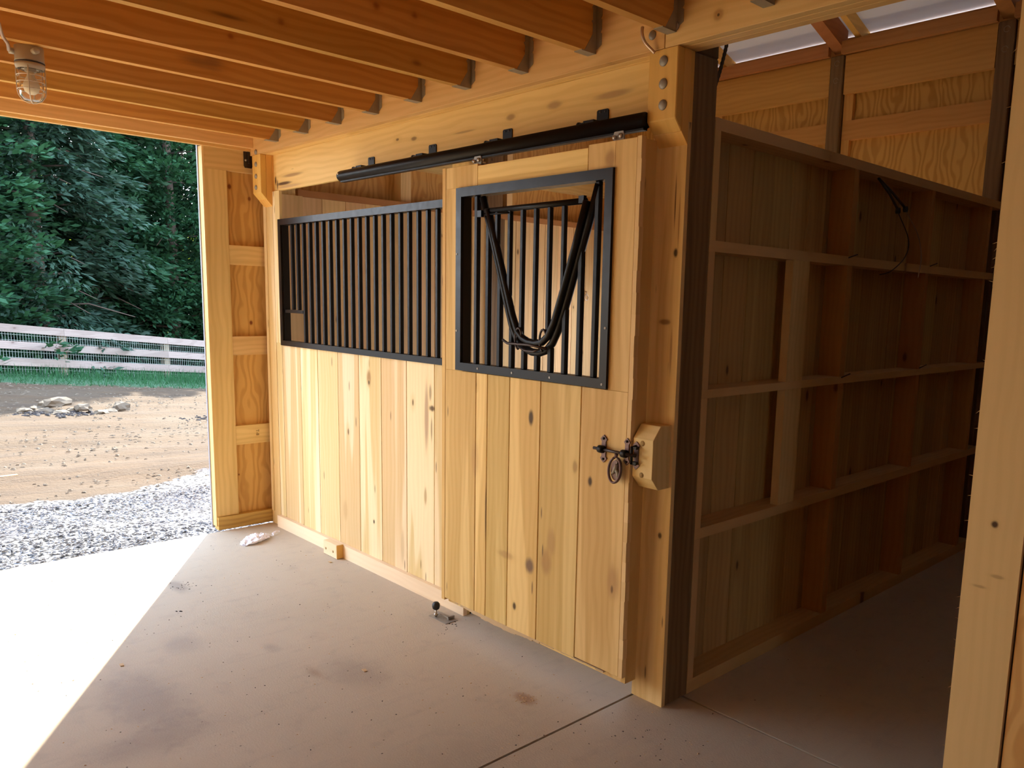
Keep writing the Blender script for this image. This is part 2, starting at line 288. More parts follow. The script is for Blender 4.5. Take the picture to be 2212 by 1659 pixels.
# ------------------------------------------------------------------ mesh builder
class MB:
    def __init__(s): s.v = []; s.f = []; s.g = []; s.r = []; s.sm = []
    def _add(s, vs, fs, axis=None, rnd=None, smooth=False, wide=None):
        o = len(s.v); s.v += [tuple(p) for p in vs]
        rnd = random.random() if rnd is None else rnd
        off = (random.random() * 40, random.random() * 40, random.random() * 40)
        if axis is None: axis = 2
        if wide is None:
            ext = [max(p[i] for p in vs) - min(p[i] for p in vs) for i in range(3)]
            oth = [i for i in range(3) if i != axis]; wide = oth[0] if ext[oth[0]] >= ext[oth[1]] else oth[1]
        th = 3 - axis - wide
        for f in fs:
            s.f.append(tuple(o + i for i in f)); s.r.append(rnd); s.sm.append(smooth)
            s.g.append([(vs[i][axis] + off[0], vs[i][wide] + off[1], vs[i][th] + off[2]) for i in f])
        return s
    def box(s, x0, x1, y0, y1, z0, z1, ax=None, rnd=None, wide=None):
        if ax is None:
            e = (x1 - x0, y1 - y0, z1 - z0); ax = e.index(max(e))
        else: ax = 'xyz'.index(ax)
        vs = [(x, y, z) for z in (z0, z1) for y in (y0, y1) for x in (x0, x1)]
        fs = [(0, 2, 3, 1), (4, 5, 7, 6), (0, 1, 5, 4), (2, 6, 7, 3), (0, 4, 6, 2), (1, 3, 7, 5)]
        return s._add(vs, fs, ax, rnd, False, wide)
    def prism(s, pts, ax, a, b, grain=None, rnd=None):
        # polygon pts in the two axes other than ax, extruded from a to b
        i = 'xyz'.index(ax); o = [k for k in range(3) if k != i]
        def mk(p, t):
            v = [0, 0, 0]; v[i] = t; v[o[0]] = p[0]; v[o[1]] = p[1]; return tuple(v)
        n = len(pts)
        vs = [mk(p, a) for p in pts] + [mk(p, b) for p in pts]
        fs = [tuple(range(n - 1, -1, -1)), tuple(range(n, 2 * n))] + [(k, (k + 1) % n, n + (k + 1) % n, n + k) for k in range(n)]
        return s._add(vs, fs, None if grain is None else 'xyz'.index(grain), rnd)
    def tube(s, path, r, n=10, caps=True, rnd=None, smooth=True, flat=1.0):
        path = [Vector(p) for p in path]; rs = r if isinstance(r, (list, tuple)) else [r] * len(path)
        vs = []; up = None
        for k, p in enumerate(path):
            t = (path[min(k + 1, len(path) - 1)] - path[max(k - 1, 0)]).normalized()
            if up is None:
                up = Vector((0, 0, 1)) if abs(t.z) < .9 else Vector((1, 0, 0))
            a = t.cross(up).normalized(); up = a.cross(t).normalized()
            for j in range(n):
                th = 2 * PI * j / n
                vs.append(p + a * math.cos(th) * rs[k] + up * math.sin(th) * rs[k] * flat)
        fs = []
        for k in range(len(path) - 1):
            for j in range(n):
                fs.append((k * n + j, k * n + (j + 1) % n, (k + 1) * n + (j + 1) % n, (k + 1) * n + j))
        if caps:
            fs.append(tuple(range(n - 1, -1, -1))); L = (len(path) - 1) * n; fs.append(tuple(range(L, L + n)))
        return s._add(vs, fs, 2, rnd, smooth)
    def lathe(s, prof, c, axis='z', n=24, smooth=True, rnd=None):
        # prof: (radius, along); c: origin
        i = 'xyz'.index(axis); o = [k for k in range(3) if k != i]; vs = []
        for (r, h) in prof:
            for j in range(n):
                th = 2 * PI * j / n; v = [0, 0, 0]
                v[i] = c[i] + h; v[o[0]] = c[o[0]] + r * math.cos(th); v[o[1]] = c[o[1]] + r * math.sin(th); vs.append(tuple(v))
        fs = []
        for k in range(len(prof) - 1):
            for j in range(n): fs.append((k * n + j, k * n + (j + 1) % n, (k + 1) * n + (j + 1) % n, (k + 1) * n + j))
        fs.append(tuple(range(n - 1, -1, -1))); L = (len(prof) - 1) * n; fs.append(tuple(range(L, L + n)))
        return s._add(vs, fs, 2, rnd, smooth)
    def build(s, name, mat, parent=None, origin=None, bevel=0):
        me = bpy.data.meshes.new(name); o = Vector(origin) if origin is not None else Vector((0, 0, 0))
        me.from_pydata([tuple(Vector(p) - o) for p in s.v], [], s.f)
        ga = me.attributes.new('gr', 'FLOAT_VECTOR', 'CORNER'); flat = [c for f in s.g for v in f for c in v]
        ga.data.foreach_set('vector', flat)
        ra = me.attributes.new('rnd', 'FLOAT', 'FACE'); ra.data.foreach_set('value', s.r)
        me.polygons.foreach_set('use_smooth', s.sm)
        me.materials.append(M[mat]); me.update()
        ob = bpy.data.objects.new(name, me); COL.objects.link(ob)
        if parent is not None:
            ob.parent = parent; ob.location = o - parent.location if parent.parent is None else o
        else: ob.location = o
        if bevel:
            bv = ob.modifiers.new('bevel', 'BEVEL'); bv.width = bevel; bv.segments = 1; bv.limit_method = 'ANGLE'
        return ob

def tag(o, label=None, cat=None, group=None, kind=None):
    if label: o['label'] = label
    if cat: o['category'] = cat
    if group: o['group'] = group
    if kind or cat: o['kind'] = kind or 'thing'
    return o
def thing(name, label, cat, loc=(0, 0, 0), group=None):
    o = bpy.data.objects.new(name, None); COL.objects.link(o); o.location = loc; o.empty_display_size = .05
    return tag(o, label, cat, group)
def bolt(c, r, axis='y', sgn=-1, h=.008):
    m = MB(); m.lathe([(r, 0), (r, sgn * .002), (r * .85, sgn * h * .6), (r * .5, sgn * h), (.0005, sgn * h * 1.05)], c, axis, 18); return m

# ------------------------------------------------------------------ floor and yard
m = MB(); G = .009
m.box(-5.37, -2.010 - G, -3.2, 6.0, -.14, 0); m.box(-2.010 + G * .3, 3.8, -3.2, 2.560 - G, -.14, 0); m.box(-2.010 + G * .3, 3.8, 2.560 + G * .3, 6.0, -.14, 0)
m.box(-5.36, 3.79, -3.19, 5.99, -.2, -.035)
fl = m.build('floor', 'floor'); tag(fl, 'grey brushed concrete slab floor with saw-cut joints', 'floor', kind='structure')

def gz(x, y):
    t = min(1, max(0, (-x - 5.5) / 12.)); zf = -.005 - .108 * (max(-6, min(16, y)) - 3.8)
    return -.05 * (1 - t) + t * zf
def ground():
    xs = np.concatenate([np.linspace(-60, -20, 21), np.linspace(-19.6, -5.2, 110)]); ys = np.concatenate([np.linspace(-40, -8, 12), np.linspace(-7, 16, 120), np.linspace(18, 60, 14)])
    vs = []; rs = np.random.RandomState(3)
    for x in xs:
        for y in ys:
            z = gz(x, y)
            if -15.5 < x < -5.6:
                z += .012 * math.sin(x * 7 + .6 * math.sin(y * 1.3)) + rs.uniform(-.008, .008) + .018 * math.sin(x * 2.3 + y * .5)
            if x > -5.6: z = min(z, -.06)
            vs.append((x, y, z))
    n = len(ys); fs = [(i * n + j, (i + 1) * n + j, (i + 1) * n + j + 1, i * n + j + 1) for i in range(len(xs) - 1) for j in range(n - 1)]
    m = MB(); m._add(vs, fs, 0, .5, True)
    tag(m.build('ground', 'ground'), 'yard of bare brown dirt with a gravel apron outside the barn', 'ground', kind='structure')
    # unseen land on the other sides, made pale to bounce light to the eaves
    m = MB(); m.box(-5.2, 60, -40, -3.4, -.4, -.08); m.box(-5.2, 60, 6.0, 60, -.4, -.08); m.box(4.0, 60, -3.4, 6.0, -.4, -.08)
    tag(m.build('ground', 'bounceground'), 'bare ground on the far sides of the barn', 'ground', kind='structure')
ground()

# ------------------------------------------------------------------ stall front
def planks(m, edges, a, b, z0, z1, face='y', gap=.005, jit=.0015):
    for p, q in zip(edges[:-1], edges[1:]):
        j = random.uniform(0, jit)
        if face == 'y': m.box(p + gap / 2, q - gap / 2, a + j, b, z0, z1, 'z')
        else: m.box(a, b - j, p + gap / 2, q - gap / 2, z0, z1, 'z')
m = MB()
planks(m, [-5.242, -5.157, -4.90, -4.667, -4.416, -4.172, -3.93, -3.677, -3.42, -3.21, -3.13], 2.415, 2.435, .0, 1.275)
m.box(-5.24, -5.142, 2.4152, 2.435, 1.2755, 2.26, 'z', .8)
wf = m.build('wall_front', 'front', bevel=.0012); tag(wf, 'pale vertical plank kneewall of the stall front under the fixed grille', 'wall', kind='structure')
m = MB(); m.box(-5.23, -3.13, 2.437, 2.44, .0, 1.262); m.build('backing', 'dark', wf)
m = MB(); m.box(-5.23, -3.20, 2.441, 2.476, 1.22, 1.26, 'x'); m.build('sill_rail', 'pine', wf)
m = MB(); m.box(-5.246, -1.995, 2.43, 2.450, 2.262, 2.489, 'x', .75)
tag(m.build('header_board', 'header'), 'pale horizontal header board with a dark knotty crack behind the door track', 'board')
m = MB(); m.box(-5.246, -3.129, 2.39, 2.4145, 0, .082, 'x', .7, 2)
tag(m.build('baseboard_front', 'trim'), 'low pale trim board along the foot of the stall front', 'trim', kind='structure')
m = MB(); m.box(-3.285, -3.188, 2.4365, 2.475, 1.262, 2.14, 'z', .4); m.box(-3.285, -3.188, 2.4365, 2.475, 0.0, 1.2195, 'z', .4); m.box(-3.300, -3.105, 2.4365, 2.475, 2.14, 2.259, 'z', .4)
tag(m.build('trim_1', 'pine'), 'upright jamb stud behind the left edge of the sliding door', 'trim', kind='structure')
# fascias
m = MB(); m.box(-5.379, -5.247, 2.4165, 2.4365, 0, 2.245, 'z', .9); m.box(-5.379, -5.34, 2.4125, 2.4160, .09, 2.18, 'z', .5)
tag(m.build('trim_2', 'front'), 'pale fascia board on the far corner post beside the big doorway', 'trim', kind='structure')
m = MB(); m.box(-2.020, -1.863, 2.416, 2.4365, 0, 2.245, 'z', .6)
tag(m.build('trim_3', 'fascia'), 'yellow fascia board on the near post below the bolted corbel', 'trim', kind='structure')
def post(name, x0, x1, y0, y1, z0, z1, mat, label, cat='post', **k):
    m = MB(); m.box(x0, x1, y0, y1, z0, z1, 'z'); return tag(m.build(name, mat, bevel=.004), label, cat, **k)
post('timber_post', -2.003, -1.862, 2.4375, 2.58, 0, 2.4885, 'treated', 'dark treated timber post at the open corner of the stall front')
post('timber_post', -2.003, -1.862, 2.4555, 2.58, 2.4895, 4.05, 'treated', 'upper length of the dark post rising beside the roof above the beam')
post('timber_post', -5.379, -5.243, 2.4375, 2.579, 0, 2.4885, 'pine', 'pale timber post at the far corner of the stall')
m = MB(); m.box(-5.2425, -5.225, 2.4375, 2.62, 0, 2.25, 'z'); tag(m.build('trim_4', 'inner'), 'brown board on the inner side of the far corner post', 'trim', kind='structure')

# corbels
def corbel(x0, x1, label, holes):
    t = thing('corbel_block', label, 'corbel', ((x0 + x1) / 2, 2.44, 2.2))
    zb, zt = 2.246, 2.4885
    ys = [2.340, 2.3785, 2.4165, 2.4372]
    for k in range(3):
        ya, yb = ys[k] + (.0006 if k else 0), ys[k + 1]
        if k < 2:
            za = zb - (ya - 2.34) * 1.06; zc = zb - (yb - 2.34) * 1.06
        else: za = zc = zb - (2.4165 - 2.34) * 1.06 + .085
        mm = MB(); mm.prism([(ya, za), (yb, zc), (yb, zt), (ya, zt)] if k < 2 else [(ya, 2.2455), (yb, 2.2455), (yb, zt), (ya, zt)], 'x', x0, x1, 'z')
        mm.build('ply_board', 'corbel', t, bevel=.003 if k == 0 else .001)
    for (x, z, r) in holes:
        bolt((x, 2.3395, z), r).build('bolt_head', 'galv', t)
    return t
corbel(-1.993, -1.862, 'orange bolted corbel block on the near post, under the beam', [(-1.925, 2.446, .0185), (-1.923, 2.369, .0185), (-1.921, 2.297, .0185)])
corbel(-5.360, -5.240, 'small bolted corbel block on the far corner post', [(-5.30, 2.428, .016), (-5.304, 2.353, .016), (-5.309, 2.283, .016)])

# beams
def beam(x0, x1, label, bolts):
    t = thing('header_beam', label, 'beam', ((x0 + x1) / 2, 2.4, 2.49))
    for k in range(3):
        mm = MB(); mm.box(x0, x1, 2.340 + k * .038, 2.3775 + k * .038, 2.4895, 2.775, 'x'); mm.build('ply_board', 'beam', t, bevel=.0015)
    for (x, z) in bolts: bolt((x, 2.3395, z), .0165).build('bolt_head', 'galv', t)
beam(-5.42, -1.9255, 'long tan header beam above the stall front carrying the joists', [(-1.981, 2.543), (-5.297, 2.505)])
beam(-1.922, 3.55, 'tan header beam crossing above the dark bay on the right', [(-1.877, 2.552)])
m = MB()
for k in range(3): m.box(-5.33, 3.55, -1.454 + k * .038, -1.4165 + k * .038, 2.4895, 2.775, 'x')
tag(m.build('header_beam', 'beam'), 'header beam on the opposite side of the aisle behind the camera', 'beam')

# joists
ordn = ['first', 'second', 'third', 'fourth', 'fifth', 'sixth', 'seventh', 'eighth', 'ninth', 'tenth', 'eleventh', 'twelfth', 'thirteenth', 'fourteenth', 'fifteenth', 'sixteenth']
def joist_mesh():
    a = MB(); a.box(-.019, .019, -1.338, 2.3385, 2.534, 2.769, 'y'); return a
def hanger_mesh():
    h = MB(); t = .0016
    for sx in (-1, 1):
        x0, x1 = (.0192, .0192 + t) if sx > 0 else (-.0192 - t, -.0192)
        h.prism([(2.337, 2.532), (2.337, 2.72), (2.318, 2.72), (2.318, 2.70), (2.312, 2.695), (2.318, 2.685), (2.318, 2.65), (2.311, 2.645), (2.318, 2.635), (2.318, 2.60), (2.30, 2.57), (2.275, 2.532)], 'x', x0, x1)
        fx0, fx1 = (.0208, .048) if sx > 0 else (-.048, -.0208)
        h.prism([(fx0, 2.545), (fx1 if sx > 0 else fx0, 2.56), (fx1, 2.60), (fx1 * .86, 2.606), (fx1, 2.615), (fx1, 2.65), (fx1 * .86, 2.656), (fx1, 2.665), (fx1, 2.72), (fx0, 2.72)] if sx > 0 else
                [(fx1, 2.545), (fx1, 2.72), (fx0, 2.72), (fx0, 2.665), (fx0 * .86, 2.656), (fx0, 2.65), (fx0, 2.60), (fx1, 2.56)], 'y', 2.3372, 2.3392)
    h.box(-.0208, .0208, 2.262, 2.337, 2.5305, 2.5335)
    return h
jp = None
jx = [-5.035 + .3925 * 0]
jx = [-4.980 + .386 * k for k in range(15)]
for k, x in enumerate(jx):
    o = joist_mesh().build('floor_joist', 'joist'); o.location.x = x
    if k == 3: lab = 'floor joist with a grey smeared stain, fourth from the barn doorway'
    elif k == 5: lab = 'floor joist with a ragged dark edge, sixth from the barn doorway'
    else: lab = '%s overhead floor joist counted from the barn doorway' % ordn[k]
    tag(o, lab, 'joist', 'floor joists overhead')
    if k == 0: hm = hanger_mesh().build('joist_hanger', 'galvdark', o); hdat = hm.data
    else:
        hm = bpy.data.objects.new('joist_hanger', hdat); COL.objects.link(hm); hm.parent = o
    hm.location = (0, 0, 0); hm['label'] = 'grey metal joist hanger'
m = MB(); m.box(-5.42, 3.6, -1.6, 2.46, 2.778, 2.80, 'y', .3)
tag(m.build('ceiling', 'joist'), 'board sheathing laid on the overhead joists', 'ceiling', kind='structure')
# doorway header on the barn end
m = MB(); m.box(-5.375, -5.337, -1.338, 2.3385, 2.532, 2.769, 'y'); m.box(-5.414, -5.3765, -1.338, 2.43, 2.515, 2.769, 'y')
tag(m.build('doorway_header', 'beam'), 'double header board across the top of the big barn doorway', 'beam')

# ------------------------------------------------------------------ barn end wall with big sliding door leaf
m = MB()
def gable(m, x0, x1):
    m.box(x0, x1, 2.60, 5.90, 0, 3.50, 'z'); m.box(x0, x1, -3.2, -1.35, 0, 3.5, 'z'); m.box(x0, x1, -1.35, 2.60, 2.775, 3.5, 'z')
    m.prism([(-3.2, 3.5), (5.9, 3.5), (1.35, 5.0)], 'x', x0, x1, 'z')
gable(m, -5.46, -5.42)
wl = m.build('wall_left', 'ply'); tag(wl, 'plywood sheathed end wall of the barn around the doorway', 'wall', kind='structure')
m = MB(); planks(m, [2.62, 2.80, 2.98, 3.14, 3.28, 3.37, 3.44, 3.60, 3.75, 3.93, 4.08, 4.28, 4.43, 4.58, 4.74, 4.92, 5.08, 5.27, 5.44, 5.60, 5.74], -5.325, -5.30, .0, 2.255, 'x', .004, .003)
m.build('liner_boards', 'inner', wl)
m = MB(); m.box(-5.345, -5.29, 2.62, 5.74, 2.2555, 2.300, 'y'); m.build('liner_cap', 'inner_red', wl)
m = MB(); m.box(-5.2985, -5.27, 4.27, 4.43, 0, 2.2555, 'z'); m.box(-5.419, -5.30, 4.27, 4.43, 2.301, 3.45, 'z'); m.build('treated_post', 'treated', wl)
m = MB(); m.box(-5.419, -5.33, 3.46, 3.55, 2.301, 3.45, 'z'); m.box(-5.419, -5.33, 4.50, 4.56, 2.301, 3.45, 'z'); m.build('stud', 'inner', wl)
m = MB(); m.box(-5.4195, -5.331, 2.60, 5.70, 2.56, 2.70, 'y'); m.build('girt', 'pine', wl)
m = MB(); m.tube([(-5.297, 5.44, 1.69), (-5.28, 5.44, 1.69), (-5.28, 5.44, 1.665)], .005, 8)
m.tube([(-5.283, 5.44 + .022 * math.cos(a), 1.635 + .026 * math.sin(a)) for a in np.linspace(0, 2 * PI, 17)], .005, 8)
tag(m.build('tie_ring', 'conduit'), 'small brass tie ring on the boards inside the stall', 'ring')

t = thing('sliding_barn_door', 'big framed plywood barn door leaf slid open at the doorway edge', 'door', (-5.42, 2.2, .0))
m = MB(); m.box(-5.448, -5.436, 2.04, 2.595, .01, 2.515, 'z'); m.build('plywood_panel', 'ply', t)
for (z0, z1) in ((1.782, 1.908), (1.185, 1.310), (.574, .704)):
    m = MB(); m.box(-5.4355, -5.402, 2.186, 2.595, z0, z1, 'y'); m.build('cross_rail', 'pine', t)
m = MB(); m.box(-5.4355, -5.400, 2.045, 2.185, .094, 2.379, 'z'); m.build('stile', 'pine', t)
m = MB(); m.box(-5.4355, -5.400, 2.045, 2.595, 2.380, 2.515, 'y'); m.build('top_rail', 'pine', t)
m = MB(); m.box(-5.4355, -5.385, 2.040, 2.595, .004, .092, 'y'); m.build('bottom_rail', 'sill', t)
m = MB(); m.box(-5.460, -5.4005, 2.033, 2.0445, .03, 2.515, 'z'); m.build('edge_board', 'pine', t)
m = MB(); m.box(-5.474, -5.4605, 2.026, 2.595, .01, 2.525, 'z'); m.build('metal_siding', 'siding', t)
m = MB(); m.prism([(2.300, 2.425), (2.307, 2.412), (2.35, 2.412), (2.357, 2.425), (2.357, 2.530), (2.300, 2.530)], 'x', -5.399, -5.393); m.box(-5.392, -5.382, 2.322, 2.336, 2.44, 2.53); m.build('hanger_bracket', 'bronze', t)
m = MB(); m.lathe([(.007, 0), (.007, .005), (.001, .007)], (-5.393, 2.312, 2.46), 'x', 10); m.build('hanger_bolt', 'chrome', t)
tx = bpy.data.curves.new('stamped_mark', 'FONT'); tx.body = 'T-8'; tx.size = .030; tx.extrude = .0003; tx.align_x = 'CENTER'; tx.align_y = 'CENTER'
tx.materials.append(M['ink']); t0 = bpy.data.objects.new('text', tx); COL.objects.link(t0); bpy.context.view_layer.update()
to = bpy.data.objects.new('stamped_mark', bpy.data.meshes.new_from_object(t0.evaluated_get(bpy.context.evaluated_depsgraph_get()))); bpy.data.objects.remove(t0); COL.objects.link(to); to.parent = t
to.matrix_world = Matrix.Translation((-5.4012, 2.335, .648)) @ Matrix(((0, 0, 1, 0), (0, 1, 0, 0), (-1, 0, 0, 0), (0, 0, 0, 1))).to_4x4()
to.matrix_parent_inverse = Matrix.Identity(4)
to.location = Vector((-5.4012, 2.335, .648)) - t.location
to.rotation_euler = Matrix(((0, 0, 1), (0, 1, 0), (-1, 0, 0))).to_euler()
m = MB(); m.box(-5.50, -5.430, -1.34, 2.595, 2.531, 2.60, 'y'); tag(m.build('barn_door_track', 'siding'), 'grey box rail over the big doorway', 'rail')

# ------------------------------------------------------------------ fixed grille
def spaced(a, b, n): return [a + (b - a) * k / (n - 1) for k in range(n)]
t = thing('stall_grille', 'fixed black bar grille with a square feed opening, left of the sliding door', 'grille', (-4.2, 2.40, 1.263))
m = MB(); x0, x1, z0, z1 = -5.143, -3.205, 1.263, 2.076
m.box(x0, x1, 2.400, 2.413, z0, z0 + .033); m.box(x0, x1, 2.400, 2.413, z1 - .038, z1); m.box(x0, x0 + .035, 2.400, 2.413, z0 + .033, z1 - .038); m.box(x1 - .035, x1, 2.400, 2.413, z0 + .033, z1 - .038)
m.box(x0 + .035, x0 + .041, 2.413, 2.455, z0 + .03, z1 - .035); m.box(x0 + .035, x1, 2.413, 2.455, z0 + .026, z0 + .032); m.box(x0 + .035, x1, 2.413, 2.455, z1 - .038, z1 - .032)
m.build('frame', 'blackdull', t)
bx = [-4.997, -4.920] + [-4.838 + .0842 * k for k in range(20)]
for k, x in enumerate(bx):
    m = MB(); zb = 1.499 if k < 2 else z0 + .032
    m.box(x - .011, x + .011, 2.418, 2.440, zb, z1 - .038, 'z'); m.build('bar', 'black', t, bevel=.003)
m = MB(); m.box(-5.10, -4.849, 2.416, 2.442, 1.478, 1.498); m.build('feed_opening_rail', 'blackdull', t)

# ------------------------------------------------------------------ door track
t = thing('door_track', 'round black steel track mounted across the header for the sliding door', 'track', (-3.1, 2.33, 2.25))
m = MB()
cap = [(-4.215 + .030 - .030 * math.cos(a), 2.334, 2.253) for a in np.linspace(0.05, PI / 2, 6)]; rr = [.030 * math.sin(a) for a in np.linspace(0.05, PI / 2, 6)]
m.tube(cap + [(-1.9935, 2.334, 2.253)], rr + [.030], 20); m.build('pipe', 'black', t)
m = MB(); m.box(-4.18, -1.9935, 2.322, 2.346, 2.219, 2.232); m.build('slot_lip', 'black', t)
bolt((-4.176, 2.305, 2.262), .006, 'y', -1, .005).build('end_screw', 'chrome', t)
for x in (-4.027, -3.451, -2.876, -2.295):
    m = MB(); m.prism([(x - .031, 2.305), (x + .031, 2.305), (x + .031, 2.346), (x + .026, 2.351), (x - .026, 2.351), (x - .031, 2.346)], 'y', 2.4245, 2.4298)
    m.box(x - .028, x + .028, 2.345, 2.4245, 2.288, 2.297); m.box(x - .028, x + .028, 2.4190, 2.4245, 2.288, 2.31)
    m.lathe([(.012, 0), (.012, .008), (.008, .014), (.001, .015)], (x - .055, 2.350, 2.281), 'z', 12); m.box(x - .055, x - .02, 2.342, 2.358, 2.284, 2.291)
    m.build('mounting_bracket', 'black', t)
    for dx in (-.012, .014): bolt((x + dx, 2.4244, 2.342), .0045, 'y', -1, .003).build('screw', 'bronze', t)

# ------------------------------------------------------------------ sliding stall door
DL, DR = -3.190, -1.977
t = thing('sliding_stall_door', 'yellow plank sliding stall door with a black barred window and drop yoke', 'door', (-2.58, 2.34, .1))
m = MB(); F, K = 2.300, 2.322
m.box(DL + .026, -2.929, F, K, .112, 1.262, 'z', .35, 0); m.box(DL + .026, -2.929, F, K, 2.0975, 2.192, 'z', .35, 0); m.box(DL + .026, -3.034, F, K, 1.2622, 2.0973, 'z', .35)
for a, b in ((-2.927, -2.844), (-2.843, -2.688), (-2.686, -2.487), (-2.485, -2.246)): m.box(a + .001, b - .0025, F + random.uniform(0, .0015), K, .112, 1.262, 'z')
m.box(-2.243, -1.9990, F, K, .118, 1.262, 'z', .3); m.box(-2.244, -2.1045, F, K, 2.0965, 2.192, 'z', .3); m.box(-2.1045, -1.9985, F, K, 1.2625, 2.192, 'z', .3)
m.box(-2.927, -2.246, F, K, 2.0965, 2.182, 'x', .95)
m.build('plank_face', 'door', t, bevel=.0012)
m = MB(); m.box(DL, DL + .0245, F - .001, 2.386, .10, 2.193, 'z', .6); m.build('edge_batten', 'door', t)
m = MB()
N = 26; prv = None
for k in range(N):   # wavy sawn edge strip
    za = .118 + (2.195 - .118) * k / N; zb = .118 + (2.195 - .118) * (k + 1) / N
    w = DR + .0018 * math.sin(k * 1.9)
    m.box(-1.997, w, F - .0005, 2.323, za, zb, 'z', .45)
m.build('edge_strip', 'pine', t)
m = MB(); m.box(-2.138, DR - .0015, 2.3232, 2.386, .088, 2.188, 'z', .3); m.box(-3.163, -3.082, 2.3232, 2.386, .088, 2.188, 'z'); m.box(-3.082, -2.138, 2.3232, 2.386, .088, .20, 'x', .8); m.box(-3.082, -2.138, 2.3232, 2.386, 2.10, 2.188, 'x')
m.box(-3.082, -2.138, 2.3232, 2.386, 1.165, 1.262, 'x'); m.build('rear_frame', 'door', t)
m = MB(); m.box(-3.082, -2.138, 2.37, 2.386, .20, 1.165, 'z'); m.build('rear_panel', 'door', t)
# window frame + bars
g = MB(); a0, a1, c0, c1 = -3.070, -2.103, 1.266, 2.0945
y0, y1 = 2.287, 2.2995
g.box(a0, a1, y0, y1, c0, c0 + .037); g.box(a0, a1, y0, y1, c1 - .040, c1); g.box(a0, a0 + .038, y0, y1, c0 + .037, c1 - .04); g.box(a1 - .038, a1, y0, y1, c0 + .037, c1 - .04)
g.box(a0 + .036, a0 + .041, y1, 2.346, c0 + .03, c1 - .03); g.box(a1 - .043, a1 - .038, y1, 2.345, c0 + .03, c1 - .03); g.box(a0 + .043, a1 - .043, y1, 2.345, c0 + .030, c0 + .036); g.box(a0 + .06, a1 - .043, y1, 2.345, c1 - .040, c1 - .034)
wfm = g.build('window_frame', 'blackdull', t)
for (x, z) in ((-2.90, c0 + .018), (-2.66, c0 + .018), (-2.42, c0 + .018), (-2.125, c0 + .016), (-2.116, 1.5), (-3.06, 1.8), (-3.06, 1.45)):
    bolt((x, y0, z), .005, 'y', -1, .002).build('screw', 'galv', wfm)
top_in, bot_in = c1 - .040, c0 + .036
def yo(x):   # outer V centreline: z as function of x
    pts = YO; 
    for (xa, za), (xb, zb) in zip(pts[:-1], pts[1:]):
        if xa <= x <= xb: return za + (zb - za) * (x - xa) / (xb - xa)
    return None
YO = [(-2.905, 2.045), (-2.845, 1.90), (-2.785, 1.735), (-2.725, 1.57), (-2.690, 1.48), (-2.655, 1.425), (-2.61, 1.395), (-2.56, 1.380), (-2.51, 1.380), (-2.47, 1.392), (-2.435, 1.425), (-2.405, 1.475), (-2.365, 1.57), (-2.305, 1.735), (-2.245, 1.90), (-2.197, 2.045)]
YI = [(-2.870, 1.985), (-2.812, 1.83), (-2.755, 1.68), (-2.700, 1.535), (-2.665, 1.465), (-2.63, 1.437), (-2.585, 1.424), (-2.54, 1.420), (-2.50, 1.426), (-2.465, 1.452), (-2.43, 1.51), (-2.375, 1.655), (-2.32, 1.81), (-2.262, 1.985)]
YI = [(x + (.028 if x < -2.6 else .020), z) for x, z in YI]
barx = spaced(-2.943, -2.196, 10)
for k, x in enumerate(barx):
    z = yo(x)
    segs = []
    if k in (0, 9): segs = [(bot_in, top_in)]
    else: segs = [(bot_in, z - .010)]
    for (za, zb) in segs:
        m = MB(); m.box(x - .0115, x + .0115, 2.303, 2.326, za, zb, 'z'); m.build('window_bar', 'black', wfm, bevel=.003)
m = MB(); m.tube([(x, 2.314, z) for x, z in YO], .0165, 12); m.build('yoke_surround', 'black', wfm)
yk = MB(); yk.tube([(x, 2.296, z) for x, z in YI], .0155, 12); yk.tube([(-2.868, 2.300, 1.982), (-2.25, 2.300, 1.985)], .0125, 10)
yk.tube([(-2.858, 2.289, 1.965), (-2.70, 2.289, 1.966)], .004, 8)
yg = yk.build('yoke_gate', 'black', t)
def yi(x):
    for (xa, za), (xb, zb) in zip(YI[:-1], YI[1:]):
        if xa <= x <= xb: return za + (zb - za) * (x - xa) / (xb - xa)
for x in [-2.784, -2.70, -2.617, -2.534, -2.451, -2.368]:
    m = MB(); m.box(x - .010, x + .010, 2.291, 2.311, yi(x) + .004, 1.975, 'z'); m.build('gate_bar', 'black', yg, bevel=.003)
for (x, z) in ((-2.895, 1.972), (-2.262, 1.99)):
    m = MB(); m.box(x - .014, x + .014, 2.284, 2.30, z - .014, z + .014); m.build('catch', 'blackdull', yg)
m = MB()
for s in (-1, 1):
    c = (-2.64, 1.435) if s < 0 else (-2.445, 1.435)
    m.tube([(c[0] - s * .02 + .035 * math.cos(a) * .6, 2.287, c[1] + .045 * math.sin(a)) for a in np.linspace(PI * .1, PI * 1.5, 12)], .005, 8)
m.tube([(-2.715, 2.280, 1.425), (-2.685, 2.280, 1.412), (-2.55, 2.283, 1.412), (-2.44, 2.285, 1.402)], .006, 8)
m.tube([(-2.62, 2.285, 1.40), (-2.57, 2.283, 1.386), (-2.52, 2.283, 1.385), (-2.48, 2.285, 1.398)], .005, 8)
m.build('drop_hinge', 'bronze', t)
